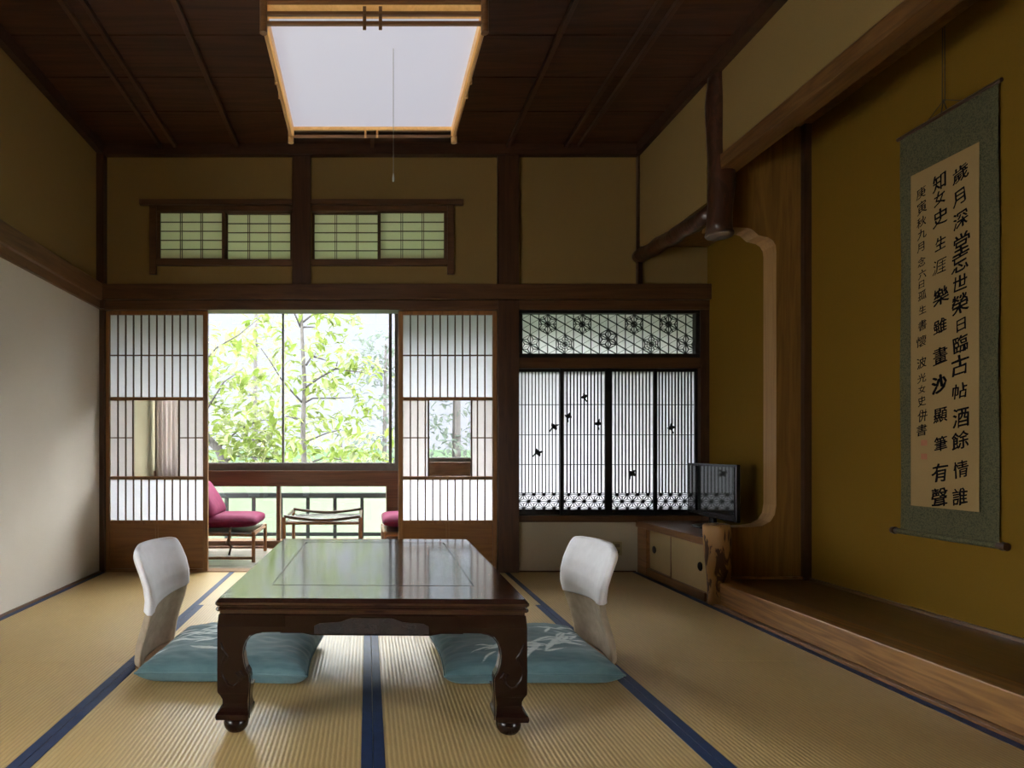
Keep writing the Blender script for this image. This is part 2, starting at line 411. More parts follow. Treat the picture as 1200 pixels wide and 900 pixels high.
# ------------------------------------------------------------------ paper sliding doors
def shoji_door(name, px0, px1, g0, g1, label):
    x0, x1 = BX(px0), BX(px1); y0, y1 = YB + .005, YB + .035
    root = thing(name, ((x0 + x1) / 2, YB + .02, .006), label, 'sliding door', kind='structure')
    f = MB()
    sw = 5.4 * S
    f.box(x0, x0 + sw, y0, y1, .006, BZ(364.3)); f.box(x1 - sw, x1, y0, y1, .006, BZ(364.3))
    for a, b in ((368.6, 364), (469, 465.2), (562, 558.3), (614.5, 610), (672, 667)):
        f.box(x0 + sw, x1 - sw, y0 + .002, y1 - .002, BZ(a) if a < 670 else .006, BZ(b))
    f.build('frame', 'shoji', root, bevel=.002)
    a, b = x0 + sw, x1 - sw
    k = MB(); t = .0035; ky0, ky1 = y0 + .008, y0 + .018
    n = 12; p = (b - a) / n; t = .0042
    for i in range(1, n):
        x = a + p * i
        k.box(x - t, x + t, ky0, ky1, BZ(465.2), BZ(368.6))
        k.box(x - t, x + t, ky0, ky1, BZ(610), BZ(562))
        if not (g0 - 2 < (x / S + PX) < g1 + 2): k.box(x - t, x + t, ky0, ky1, BZ(558.3), BZ(469))
    k.box(a, b, ky0 - .001, ky1 + .001, BZ(416) - t, BZ(416) + t)
    k.box(a, BX(g0), ky0 - .001, ky1 + .001, BZ(513) - t, BZ(513) + t); k.box(BX(g1), b, ky0 - .001, ky1 + .001, BZ(513) - t, BZ(513) + t)
    for g in (g0, g1): k.box(BX(g) - .005, BX(g) + .005, ky0 - .002, ky1 + .004, BZ(558.3), BZ(469))
    k.build('lattice', 'kumiko', root)
    pp = MB(); py = ky1 + .001
    def quad(xa, xb, za, zb): pp.sheet(xa, xb, py, za, zb)
    quad(a, b, BZ(465.2), BZ(368.6)); quad(a, b, BZ(610), BZ(562))
    pp.build('paper', 'paper', root)
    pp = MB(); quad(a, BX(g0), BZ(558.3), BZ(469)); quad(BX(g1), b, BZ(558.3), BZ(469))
    pp.build('paper', 'paper_tan', root)
    MB().box(BX(g0), BX(g1), py, py + .003, BZ(558.3), BZ(469)).build('glass_pane', 'glass', root)
    MB().box(a, b, y0 + .010, y0 + .02, .02, BZ(614)).build('lower_panel', 'shoji_panel', root)
    m = (a + b) / 2
    MB().box(m - .012, m - .006, y0 + .006, y0 + .011, .03, BZ(614.5)).box(m + .006, m + .012, y0 + .006, y0 + .011, .03, BZ(614.5)).build('panel_strip', 'shoji', root, bevel=.001)
    return root


shoji_door('door_1', 122.5, 243, 155, 209, 'brown paper sliding door with a glass inset showing the curtain')
shoji_door('door_2', 467, 583, 502.5, 553, 'brown paper sliding door with a glass inset showing a tree trunk')


# ------------------------------------------------------------------ transoms over the doors
def ranma(name, side, label):
    f = MB(); ya, yb = YB - .02, YB + .07
    if side < 0:
        x0, x1 = BX(176), BX(343)
        f.box(BX(165), x1, YB - .035, YB + .02, BZ(241.5), BZ(235.5)); f.box(x0, BX(184), ya, yb, BZ(322), BZ(241.5))
        f.box(BX(184), x1, ya, yb, BZ(312), BZ(304.5)); f.box(BX(184), x1, ya + .012, yb, BZ(247.5), BZ(241.5))
        sash = [(184, 263.5, 0), (262, 343, 1)]
    else:
        x0, x1 = BX(364.5), BX(532)
        f.box(x0, BX(542.5), YB - .035, YB + .02, BZ(241.5), BZ(235.5)); f.box(BX(524), x1, ya, yb, BZ(322), BZ(241.5))
        f.box(x0, BX(524), ya, yb, BZ(312), BZ(304.5)); f.box(x0, BX(524), ya + .012, yb, BZ(247.5), BZ(241.5))
        sash = [(364.5, 447, 1), (442.5, 524, 0)]
    root = thing(name, ((x0 + x1) / 2, YB, BZ(312)), label, 'transom window', kind='structure')
    f.build('frame', 'ranma', root, bevel=.002)
    for a, b, back in sash:
        yy = YB + .0 + back * .028
        q = MB(); sw = 3.6 * S; xa, xb = BX(a), BX(b); za, zb = BZ(304.5), BZ(246)
        q.box(xa, xa + sw, yy, yy + .024, za, zb).box(xb - sw, xb, yy, yy + .024, za, zb)
        q.box(xa + sw, xb - sw, yy + .001, yy + .023, zb - .018, zb).box(xa + sw, xb - sw, yy + .001, yy + .023, za, za + .012)
        sh = q.build('sash', 'ranma', root, bevel=.001)
        la = MB(); i0, i1, j0, j1 = xa + sw, xb - sw, za + .012, zb - .018
        for t in (1 / 3, 2 / 3):
            x = i0 + (i1 - i0) * t
            for d in (-.0075, .0045): la.box(x + d, x + d + .004, yy + .007, yy + .015, j0, j1)
        for r in range(1, 5):
            z = j0 + (j1 - j0) * r / 5
            la.box(i0, i1, yy + .006, yy + .014, z - .0025, z + .0025)
        la.build('lattice', 'ranma', sh)
        MB().sheet(i0, i1, yy + .0155, j0, j1).build('paper', 'paper_green', sh)


ranma('window_1', -1, 'lattice paper transom left of the short dark post')
ranma('window_2', 1, 'lattice paper transom right of the short dark post')


# ------------------------------------------------------------------ hexagon lattice transom and black panels with birds
def clip(p, q, r):
    x0, x1, z0, z1 = r; t0, t1 = 0., 1.; dx, dz = q[0] - p[0], q[1] - p[1]
    for a, b in ((-dx, p[0] - x0), (dx, x1 - p[0]), (-dz, p[1] - z0), (dz, z1 - p[1])):
        if abs(a) < 1e-12:
            if b < 0: return None
        else:
            t = b / a
            if a < 0: t0 = max(t0, t)
            else: t1 = min(t1, t)
    if t0 >= t1: return None
    return (p[0] + dx * t0, p[1] + dz * t0), (p[0] + dx * t1, p[1] + dz * t1)
def tri_grid(rect, a, ox, oz):
    """vertical-family triangular grid: columns of points"""
    d = a * math.sqrt(3) / 2
    i0 = int((rect[0] - ox) / d) - 2; i1 = int((rect[1] - ox) / d) + 2
    j0 = int((rect[2] - oz) / a) - 2; j1 = int((rect[3] - oz) / a) + 2
    return {(i, j): (ox + i * d, oz + (j + (.5 if i % 2 else 0)) * a) for i in range(i0, i1 + 1) for j in range(j0, j1 + 1)}
def nb(i, j):
    return [(i, j + 1), (i + 1, j + (1 if i % 2 else 0)), (i + 1, j - (0 if i % 2 else 1))]
def tris(g):
    for (i, j) in g:
        up = (i, j + 1)
        r = (i + 1, j + (1 if i % 2 else 0)); l = (i - 1, j + (1 if i % 2 else 0))
        if up in g and r in g: yield g[(i, j)], g[up], g[r]
        if up in g and l in g: yield g[(i, j)], g[up], g[l]


ht = thing('window_3', ((BX(607) + BX(820)) / 2, YB + .02, BZ(419.5)), 'wide black framed transom with hexagon star lattice', 'transom window', kind='structure')
hx0, hx1, hz0, hz1 = BX(612), BX(814.5), BZ(414.5), BZ(367.5)
fr = MB()
fr.box(BX(607), BX(820), YB - .01, YB + .05, hz1, BZ(358.5)).box(BX(607), BX(820), YB - .01, YB + .05, BZ(419.5), hz0)
fr.box(BX(607), hx0, YB - .01, YB + .05, hz0, hz1).box(hx1, BX(820), YB - .01, YB + .05, hz0, hz1)
fr.build('frame', 'black', ht, bevel=.002)
a = (hz1 - hz0) / 4.0; ox = BX(622.5); oz = hz0
g = tri_grid((hx0, hx1, hz0, hz1), a, ox, oz); rect = (hx0, hx1, hz0, hz1)
lt = MB()
for (i, j), p in g.items():
    for k, q in enumerate(nb(i, j)):
        if q in g:
            c = clip(p, g[q], rect)
            if c: lt.bar(c[0], c[1], (.0042, .0026, .0055)[k], YB + .018, YB + .026)
lt.build('lattice', 'black', ht)
ro = MB()
def rosette(mb, cx, cz, a, style):
    seg = []
    P = [(cx + a * math.sin(PI / 3 * k), cz + a * math.cos(PI / 3 * k)) for k in range(6)]
    for k in range(6):
        A, B = P[k], P[(k + 1) % 6]; G = ((cx + A[0] + B[0]) / 3, (cz + A[1] + B[1]) / 3)
        seg += [((cx, cz), G), (A, G), (B, G), (A, B)]
        if style == 1:      # flower: small hexagon round the heart and rim
            for r in (.30,): seg.append(((cx + (A[0] - cx) * r, cz + (A[1] - cz) * r), (cx + (B[0] - cx) * r, cz + (B[1] - cz) * r)))
            m = ((A[0] + B[0]) / 2, (A[1] + B[1]) / 2); seg.append((m, G))
        if style == 2:      # fine concentric star
            for r in (.25, .5, .75): seg.append(((cx + (A[0] - cx) * r, cz + (A[1] - cz) * r), (cx + (B[0] - cx) * r, cz + (B[1] - cz) * r)))
    wd = {0: .0036, 1: .0042, 2: .0022, 3: .0065}[style]
    for p, q in seg:
        c = clip(p, q, rect)
        if c: mb.bar(c[0], c[1], wd, YB + .017, YB + .027)
def near_pt(px, py):
    x, z = BX(px), BZ(py)
    return min(g.values(), key=lambda p: (p[0] - x) ** 2 + (p[1] - z) ** 2)
for px, py, st in ((642.5, 379, 1), (683, 379, 1), (743.5, 379, 1), (783.5, 379, 1), (622.5, 403, 0), (663, 403, 2), (713, 396.5, 3), (763.5, 403, 2), (804, 402, 0)):
    c = near_pt(px, py); rosette(ro, c[0], c[1], a, st)
ro.build('star_pattern', 'black', ht)
MB().sheet(hx0, hx1, YB + .034, hz0, hz1).build('paper', 'paper_bright', ht)

BIRD = [(-1.15, -.30), (-1.05, -.05), (-.55, .14), (-.36, .20), (-.30, .62), (-.05, 1.05), (.12, 1.12), (.16, .72), (.38, .30), (.66, .30), (.86, .16), (1.08, .06), (.86, -.06), (.60, -.20),
        (.40, -.28), (.36, -.70), (.14, -1.0), (-.06, -1.05), (-.12, -.66), (-.30, -.26), (-.58, -.22), (-.85, -.42)]
birds = {0: [(631, 530.6, 18, 1.0), (650, 500, 30, 1.0)], 1: [(666, 488, 70, .85), (685, 465, 100, .85), (701, 496.6, 80, .9)], 2: [(740.6, 555, 50, 1.0)], 3: [(788, 501.4, 95, .9)]}
spans = [(605.5, 660.5), (656.5, 713.5), (713, 770.5), (766.5, 820)]
ins = [(608.6, 656.4), (661, 709.2), (717.6, 766), (770.6, 815.8)]
lab = ['black lattice paper panel beside the thick post, with two birds', 'black lattice paper panel with three birds',
       'black lattice paper panel with a single low bird', 'black lattice paper panel half hidden by the television, single high bird']
for k in range(4):
    xa, xb = BX(max(spans[k][0], 607)), BX(spans[k][1]); ia, ib = BX(ins[k][0]), BX(ins[k][1])
    yy = YB + (.002 if k in (0, 3) else -.012) + .012
    root = thing('window_%d' % (4 + k), ((xa + xb) / 2, yy, BZ(604)), lab[k], 'lattice panel', kind='structure')
    zt, zb, zm = BZ(435.3), BZ(597), BZ(578.5)
    f = MB()
    f.box(xa, ia, yy, yy + .022, BZ(604), BZ(431)).box(ib, xb, yy, yy + .022, BZ(604), BZ(431))
    f.box(ia, ib, yy + .001, yy + .021, BZ(604), zb).box(ia, ib, yy + .001, yy + .021, zt, BZ(431))
    f.build('frame', 'black', root, bevel=.0015)
    l = MB(); n = 12; t = .0027 if k == 0 else .0037
    for i in range(n + 1):
        x = ia + (ib - ia) * i / n
        if 0 < i < n: l.box(x - t, x + t, yy + .005, yy + .013, zm, zt)
    for py in (474, 509.5, 544.5, 578): l.box(ia, ib, yy + .004, yy + .012, BZ(py) - .0022, BZ(py) + .0022)
    l.build('lattice', 'black', root)
    hb = MB(); rc = (ia, ib, zb, zm); aa = (ib - ia) / 4; kz = .80; zc = (zb + zm) / 2
    gg = tri_grid(((zb - zc) / kz, (zm - zc) / kz, ia, ib), aa, 0, ia)
    T = lambda p: (p[1], zc + p[0] * kz)
    for (i, j), p in gg.items():
        for q in nb(i, j):
            if q in gg:
                c = clip(T(p), T(gg[q]), rc)
                if c: hb.bar(c[0], c[1], .0046, yy + .005, yy + .013)
    for A, B, D in tris(gg):
        G = ((A[0] + B[0] + D[0]) / 3, (A[1] + B[1] + D[1]) / 3)
        for p in (A, B, D):
            c = clip(T(p), T(G), rc)
            if c: hb.bar(c[0], c[1], .0036, yy + .005, yy + .013)
    hb.build('hemp_leaf_band', 'black', root)
    MB().sheet(ia, ib, yy + .0145, zb, zt).build('paper', 'paper', root)
    for px, py, rot, sc in birds[k]:
        ca, sa = math.cos(math.radians(rot)), math.sin(math.radians(rot)); r = .036 * sc
        pl = [(BX(px) + r * (ca * u - sa * v), BZ(py) + r * (sa * u + ca * v)) for u, v in [(1.12 * u_, .78 * v_ - .18 * u_ * u_) for u_, v_ in BIRD]]
        MB().prism(pl, 'xz', yy + .001, yy + .0045).build('bird_cutout', 'black', root)

# outlet on the low wall
o = thing('wall_outlet', (BX(723), YB, BZ(650)), 'small beige electrical outlet on the cream low wall', 'outlet')
MB().box(BX(718), BX(728.5), YB - .006, YB + .006, BZ(650.5), BZ(634.5)).build('cover_plate', 'outlet', o, bevel=.002)
for z in (BZ(646), BZ(639)): MB().box(BX(720.5), BX(726), YB - .008, YB - .004, z - .012, z + .012).build('socket', 'outlet_hole', o, bevel=.001)

# ------------------------------------------------------------------ right side: shelf recess, hanging log, alcove
YP = 3.36                                   # front of the cut-out screen board
sbox('wall_recess', 'plaster_toko', (2.335, 2.60, YP + .1, YB + .1, -.05, 2.95), 'dim mustard plaster wall at the side of the television recess', 'wall', 0)
sbox('wall_right_upper', 'plaster_ochre', (XR - .012, XR + .07, YP - .02, YB + .05, 2.19, 2.95), 'ochre plaster panel above the horizontal log beam', 'wall', 0)
sbox('ceiling_recess', 'screen_wood', (XR - .0, 2.45, YP + .09, YB, 2.235, 2.26), 'dark board ceiling of the television recess', 'ceiling', 0)
lb = MB(); pts = [(XR - .005, YB + .02 - t * .9 / 12, 2.165 - .045 * (t / 12) + .006 * math.sin(t * 1.7)) for t in range(13)]
lb.tube(pts, [.046 + .004 * math.sin(t * 2.1) for t in range(13)], 18, wob=.12)
struct('trim_22', lb, 'log_dark', 'horizontal dark natural log beam between corner post and hanging log', 'log beam', smooth=True)
hl = MB(); zs = [1.995 + i * (2.87 - 1.995) / 16 for i in range(17)]
hl.tube([(1.897 - .012 * max(0, (z - 2.3)) + .006 * math.sin(z * 9), YP - .075 + .004 * math.cos(z * 7), z) for z in zs], [.066 - .012 * (z - 2) / .87 + .003 * math.sin(z * 17) for z in zs], 22, wob=.10)
hl.lathe((1.897, YP - .075, 1.985), [(.063, 0), (.068, .006), (.068, .02), (.060, .026)], 22, 1)
struct('trim_23', hl, ['log_dark', 'log_end'], 'dark hanging natural log pillar ending above the alcove cut-out', 'log pillar', smooth=True)
# otoshigake beam and plaster above it
sbox('wall_alcove_upper', 'plaster_ochre', (XR + .012, XR + .085, 1.40, YP - .06, 2.395, 2.95), 'ochre plaster panel above the alcove crossbeam', 'wall', 0)
sbox('trim_24', 'cross_wood', (XR, XR + .106, 1.40, YP - .06, 2.324, 2.404), 'brown alcove crossbeam in front of the hanging scroll', 'crossbeam', .004)
# screen board with the curved cut-out
so = []
def q(px, py): return ((px - PX) * YP / F, H + (PY - py) * YP / F)
cut = [(826, 266), (862, 266.5), (876, 266.8), (881, 268.5), (885, 272), (889, 275.5), (894, 276.8), (900, 278), (905.5, 281.5), (908.8, 287), (909.8, 295), (909.8, 560), (909.8, 592), (908, 603),
       (903, 611), (894, 616), (880, 617.8), (862, 618), (826, 618)]
outl = [q(826, 681)] + [q(950, 681)] + [q(950, 140), q(826, 140)]
poly = [(1.905, .05), (2.44, .05), (2.44, 2.62), (1.905, 2.62)] + [(max(q(*c)[0], 1.905), q(*c)[1]) for c in cut]
sb = MB()
n0 = len(poly)
# front, back and sides with pale reveal faces on the cut
vs = [(p[0], YP, p[1]) for p in poly] + [(p[0], YP + .11, p[1]) for p in poly]
sb.add(vs, [tuple(range(n0))[::-1], tuple(range(n0, 2 * n0))], 0)
b0 = 0
for i in range(n0):
    j = (i + 1) % n0
    sb.f.append((i, j, n0 + j, n0 + i)); sb.mi.append(1 if i >= 4 and j >= 4 else 0)
struct('wall_screen', sb, ['screen_wood', 'reveal'], 'brown board screen with a curved cut-out beside the television', 'screen wall')
sbox('trim_25', 'post', (2.388, 2.43, YP - .03, YP + .01, .10, 2.65), 'thin dark post in the inner corner of the scroll alcove', 'post')
sbox('trim_26', 'toko_wood', (1.93, 2.40, YP - .016, YP + .005, .125, .140), 'thin strip at the foot of the board screen', 'trim strip', .002)
# scroll alcove
sbox('wall_alcove', 'plaster_toko', (2.426, 2.54, 1.30, YP + .12, -.05, 2.95), 'mustard plaster wall of the scroll alcove', 'wall', 0)
sbox('wall_alcove_near', 'plaster_toko', (XR, 2.46, 1.28, 1.40, -.05, 2.95), 'mustard side wall of the scroll alcove nearest the viewer', 'wall', 0)
sbox('ceiling_alcove', 'screen_wood', (XR + .08, 2.44, 1.38, YP + .02, 2.62, 2.66), 'dark board ceiling of the scroll alcove', 'ceiling', 0)
sbox('floor_alcove', 'toko_floor', (XR + .115, 2.43, 1.39, YP + .005, .02, .122), 'dark polished floorboard of the scroll alcove', 'alcove floor', .001)
sbox('trim_27', 'toko_wood', (XR + .003, XR + .113, 1.39, YP - .03, .012, .128), 'amber timber step along the front of the scroll alcove', 'alcove step', .005)
sbox('trim_28', 'toko_floor', (2.412, 2.43, 1.40, YP, .12, .136), 'dark strip where mustard wall meets alcove floor', 'trim strip', .001)
sbox('baseboard_right', 'cab_wood', (XR - .022, XR + .01, YR, YP - .03, -.03, .012), 'thin brown strip at the foot of the alcove step', 'baseboard', .001)
st = MB(); zs = [0.0, .03, .08, .14, .2, .26, .32, .38, .43, .452, .456]
st.tube([(1.884 + .010 * math.sin(z * 8), YP - .07, z * .955) for z in zs], [.046, .048, .052, .056, .060, .064, .068, .070, .068, .064, .056], 26, wob=.16)
struct('trim_29', st, 'log_bark', 'short log post with patchy bark beside the low cabinet', 'log post', smooth=True)

# right wall towards the viewer, with a window added beyond the frame for fill daylight
VY0, VY1, VZ0, VZ1 = -.35, .65, .35, 1.05
w = MB().box(XR, XR + .1, YR, VY0, -.05, 2.95).box(XR, XR + .1, VY1, 1.30, -.05, 2.95).box(XR, XR + .1, VY0, VY1, -.05, VZ0).box(XR, XR + .1, VY0, VY1, VZ1, 2.95)
struct('wall_right', w, 'plaster_ochre', 'plaster wall with an added low window, right of the viewer', 'wall')
wf = thing('window_12', (XR + .05, (VY0 + VY1) / 2, VZ0), 'low fill window added in the wall right of the viewer', 'window', kind='structure')
f = MB()
f.box(XR - .01, XR + .1, VY0, VY0 + .04, VZ0, VZ1).box(XR - .01, XR + .1, VY1 - .04, VY1, VZ0, VZ1).box(XR - .01, XR + .1, VY0 + .04, VY1 - .04, VZ0, VZ0 + .04).box(XR - .01, XR + .1, VY0 + .04, VY1 - .04, VZ1 - .04, VZ1)
f.box(XR + .03, XR + .06, (VY0 + VY1) / 2 - .015, (VY0 + VY1) / 2 + .015, VZ0 + .04, VZ1 - .04)
f.build('frame', 'shoji', wf, bevel=.002)
MB().box(XR + .044, XR + .047, VY0 + .04, VY1 - .04, VZ0 + .04, VZ1 - .04).build('glass_pane', 'glass', wf)
wf = thing('window_11', (XL - .06, (WY0 + WY1) / 2, WZ0), 'fill window added in the left wall beside the viewer', 'window', kind='structure')  # unseen window, added to bring fill daylight onto floor and alcove step
f = MB()
f.box(XL - .10, XL + .01, WY0, WY0 + .04, WZ0, WZ1).box(XL - .10, XL + .01, WY1 - .04, WY1, WZ0, WZ1).box(XL - .10, XL + .01, WY0 + .04, WY1 - .04, WZ0, WZ0 + .04).box(XL - .10, XL + .01, WY0 + .04, WY1 - .04, WZ1 - .04, WZ1)
f.box(XL - .06, XL - .03, (WY0 + WY1) / 2 - .015, (WY0 + WY1) / 2 + .015, WZ0 + .04, WZ1 - .04)
f.build('frame', 'shoji', wf, bevel=.002)
MB().box(XL - .047, XL - .044, WY0 + .04, WY1 - .04, WZ0 + .04, WZ1 - .04).build('glass_pane', 'glass', wf)
sbox('wall_rear', 'plaster_ochre', (-2.0, 2.0, YR - .1, YR, -.05, 2.95), 'plaster wall behind the viewer', 'wall', 0)

# ------------------------------------------------------------------ veranda beyond the doors
YW = 5.28; SW = YW / F
def WX(px): return (px - PX) * SW
def WZ(py): return H + (PY - py) * SW
XE = 2.55
sbox('floor_veranda', 'engawa', (XL - .12, XE + .1, YB + .10, YW + .12, -.14, -.004), 'grey brown boarded veranda floor beyond the paper doors', 'floor', 0)
sbox('ceiling_veranda', 'veranda_ceil', (XL - .12, XE + .1, YB + .09, YW + .12, 2.70, 2.80), 'board ceiling of the veranda', 'ceiling', 0)
sbox('wall_veranda_left', 'plaster_cream', (XL - .12, XL + .0, YB + .10, YW + .12, -.05, 2.8), 'cream end wall of the veranda seen through the glass inset', 'wall', 0)
sbox('wall_veranda_right', 'plaster_cream', (XE, XE + .1, YB + .10, YW + .12, -.05, 2.8), 'cream end wall of the veranda behind the bird panels', 'wall', 0)
zs0, zs1, zl0, zl1, ztop = WZ(552), WZ(545), WZ(634), WZ(569), WZ(361.5)
xw2a, xw2b = .30, 2.05
w = MB()
w.box(XL - .1, XE + .1, YW, YW + .12, ztop + .04, 2.165).box(XL - .1, XE + .1, YW, YW + .12, 2.21, 2.8).box(1.7, XE + .1, YW, YW + .12, 2.165, 2.21)
                             # over the windows, slot left for the added glass strip
w.box(WX(468.5), xw2a - .02, YW, YW + .12, -.05, 2.2)                                # pier
w.box(xw2b, XE, YW, YW + .12, -.05, 2.2)
struct('wall_front', w, 'plaster_cream', 'cream outer wall of the veranda round the windows', 'wall')
sbox('trim_30', 'sill', (XL, WX(468.5), YW - .05, YW + .12, WZ(569), WZ(551.5)), 'red brown wooden sill between upper and lower veranda windows', 'sill')
sbox('trim_31', 'sill', (WX(452.8), WX(468.5), YW - .03, YW + .12, -.05, zl1 + .01), 'red brown post at the end of the lower veranda window', 'post')
sbox('trim_32', 'sill', (XL, WX(468.5), YW - .03, YW + .12, -.05, zl0 + .005), 'red brown bottom rail of the lower veranda window', 'rail')
sbox('trim_33', 'sill', (xw2a - .02, xw2b, YW - .05, YW + .12, -.05, WZ(541.5)), 'red brown boarding under the second veranda window', 'sill')
sbox('trim_34', 'sill', (WX(467.2), xw2a - .02, YW - .04, YW + .02, zl1, 2.2), 'brown casing post between the two veranda windows', 'post')


def alu_window(name, x0, x1, z0, z1, mull, label, jr=True, fw=.03):
    root = thing(name, ((x0 + x1) / 2, YW + .03, z0), label, 'window', kind='structure')
    f = MB()
    f.box(x0, x1, YW - .01, YW + .06, z1 - .006, z1 + .02, 1).box(x0, x1, YW - .01, YW + .06, z0 - .064, z0 + .006, 0)
    f.box(x0, x0 + .02, YW - .01, YW + .06, z0, z1, 0)
    if jr: f.box(x1 - .034, x1 + .0, YW - .01, YW + .06, z0, z1, 0)
    f.build('frame', ['alu', 'alu_light'], root, bevel=.002)
    s_ = MB()
    for m in mull: s_.box(m - .009, m + .009, YW + .005, YW + .045, z0, z1)
    if jr: s_.box(x1 - .085, x1 - .058, YW + .010, YW + .04, z0, z1)
    s_.box(x0, x1 - .06, YW + .012, YW + .04, z0, z0 + .012)
    s_.build('sash', 'alu', root, bevel=.002)
    MB().box(x0, x1, YW + .024, YW + .027, z0, z1).build('glass_pane', 'glass', root)


alu_window('window_8', XL + .005, WX(467.2), WZ(543.5), WZ(363.5), [WX(331.5)], 'large sliding glass veranda window with grey sash looking onto trees')
alu_window('window_9', xw2a, xw2b, WZ(541.5) + .03, WZ(363.5), [(xw2a + xw2b) / 2 + .12], 'second sliding veranda window seen through the glass inset')
cw = thing('window_13', (0, YW + .05, 2.165), 'narrow glass strip added above the veranda windows to light the transoms', 'window', kind='structure')  # unseen slot, added so sky light reaches the transom paper
MB().box(XL, 1.7, YW + .05, YW + .053, 2.165, 2.21).build('glass_pane', 'glass', cw)
MB().box(-.02, .02, YW + .03, YW + .09, 2.165, 2.21).build('divider', 'alu', cw)
lw = thing('window_10', (WX(300), YW + .03, zl0), 'low glass veranda window above the floor with a wooden mullion', 'window', kind='structure')
MB().box(WX(324), WX(328.4), YW - .01, YW + .06, zl0, zl1).build('mullion', 'sill', lw, bevel=.002)
MB().box(XL, WX(453), YW + .03, YW + .033, zl0, zl1).build('glass_pane', 'glass', lw)
MB().box(XL, WX(453), YW + .0, YW + .06, zl1 - .008, zl1 + .002).build('head_strip', 'sill', lw)

# curtain bunched at the left end of the veranda window
cu = MB(); nn = 60; cx0, cx1 = XL + .035, -1.60
row = []
for i in range(nn + 1):
    t = i / nn; x = cx0 + (cx1 - cx0) * t
    row.append((x, YW - .085 + .028 * math.sin(t * 2 * PI * 5.5) + .008 * math.sin(t * 41)))
def crow(z, amp, dy=0): return [(x + .012 * (1 - amp) * 0, YW - .085 + (yy - (YW - .085)) * amp + dy, z) for x, yy in row]
zz = [.03, .5, 1.0, 1.5, 1.95, 2.1]; vs = []; fs = []
for k, z in enumerate(zz): vs += crow(z, 1 - .08 * k)
L_ = nn + 1; K = len(zz)
for k in range(K - 1):
    for i in range(nn):
        a_ = k * L_ + i
        fs.append((a_, a_ + 1, a_ + L_ + 1, a_ + L_))
cur = thing('curtain', (-1.7, YW - .085, .03), 'pinkish grey pleated curtain bunched beside the veranda window', 'curtain')
MB().add(vs, fs).build('cloth', 'curtain', cur, smooth=True, recalc=False)
MB().tube([(XL, YW - .085, 2.115), (.25, YW - .085, 2.115)], .011, 10).build('curtain_rod', 'alu', cur)

# balcony railing outside
YG = 5.95
ra = thing('balcony_railing', (0, YG, -.15), 'grey green balcony railing outside the low veranda window', 'railing')
GZ = lambda py: H + (PY - py) * YG / F
GX = lambda px: (px - PX) * YG / F
MB().box(-2.6, 2.4, YG - .03, YG + .03, GZ(583.5), GZ(577.5)).build('top_rail', 'rail', ra, bevel=.005)
MB().box(-2.6, 2.4, YG - .015, YG + .015, GZ(628), GZ(624)).build('bottom_rail', 'rail', ra, bevel=.003)
MB().sheet(-2.6, 2.4, YG + .045, -.16, .60).build('frosted_panel', 'screen_green', ra)
x = GX(424.3)
while x < 2.3: x += .2645
while x > -2.6:
    MB().box(x - .017, x + .017, YG - .017, YG + .017, -.15, GZ(582)).build('railing_post', 'rail', ra, bevel=.003)
    x -= .2645
sbox('floor_balcony', 'slab', (-2.7, 2.6, YW + .13, YG + .12, -.28, -.15), 'narrow balcony slab outside the veranda', 'balcony', .004)

# ------------------------------------------------------------------ tatami mats
mats = [(-1.826, -.9165, 2.395, 4.18, 'lr', 'rush mat along the left wall, nearest the paper door'), (-1.826, -.9165, .595, 2.393, 'lr', 'rush mat along the left wall, nearest the viewer'),
        (-1.826, -.9165, YR, .593, 'lr', 'rush mat along the left wall, behind the viewer'),
        (-.9145, .0135, 1.482, 3.283, 'lr', 'rush mat under the left half of the lacquered table'), (.0155, .9335, 1.482, 3.283, 'lr', 'rush mat under the right half of the lacquered table'),
        (-.9145, .0135, -.32, 1.480, 'lr', 'rush mat in front of the table, left of the middle border'), (.0155, .9335, -.32, 1.480, 'lr', 'rush mat in front of the table, right of the middle border'),
        (-.9145, .0135, 3.285, 4.18, '', 'rush mat between table and open doorway, left one'), (.0155, .9335, 3.285, 4.18, '', 'rush mat between table and right paper door'),
        (.9355, 1.846, 2.408, 4.18, 'lr', 'rush mat along the low cabinet, nearest the bird panels'), (.9355, 1.846, .61, 2.406, 'lr', 'rush mat along the alcove step, nearest the viewer'),
        (.9355, 1.846, YR, .608, 'lr', 'rush mat at the right, behind the viewer')]
for x0, x1, y0, y1, h, l in mats:
    root = thing('tatami_mat', ((x0 + x1) / 2, (y0 + y1) / 2, -.05), l, 'tatami mat', 'rush mats on the floor')
    MB().box(x0, x1, y0, y1, -.05, 0).build('rush_cover', 'tatami', root)
    for e in h:
        a, b = (x0, x0 + .031) if e == 'l' else (x1 - .031, x1)
        MB().box(a, b, y0, y1, -.04, .0014).build('cloth_border', 'heri', root, bevel=.0006, seg=1)

# ------------------------------------------------------------------ lacquered low table
TW, TL, TZ = .905, 1.215, .402
tb = thing('low_table', (.0225, 2.355, .0016), 'dark red lacquered low table with scrolled legs on the rush mats', 'table')
def rr(i, z, rad=.008):
    hx, hy = TW / 2 - i, TL / 2 - i; out = []
    for sx, sy, a0 in ((1, 1, 0), (-1, 1, 90), (-1, -1, 180), (1, -1, 270)):
        for k in range(5):
            t = math.radians(a0 + 22.5 * k); out.append((sx * (hx - rad) + rad * math.cos(t), sy * (hy - rad) + rad * math.sin(t), z))
    return out
top = MB()
top.loft([rr(.020, .350), rr(.014, .352), rr(.010, .357), rr(.010, .362), rr(.004, .364), rr(.001, .369), rr(.002, .3735), rr(.010, .375), rr(.010, .3775), rr(.004, .379), rr(0, .384), rr(.0, .390), rr(.004, .395), rr(.010, TZ)], caps=False)
px0, px1, py0, py1 = -.322, .322, -.43, .485          # inlaid centre panel
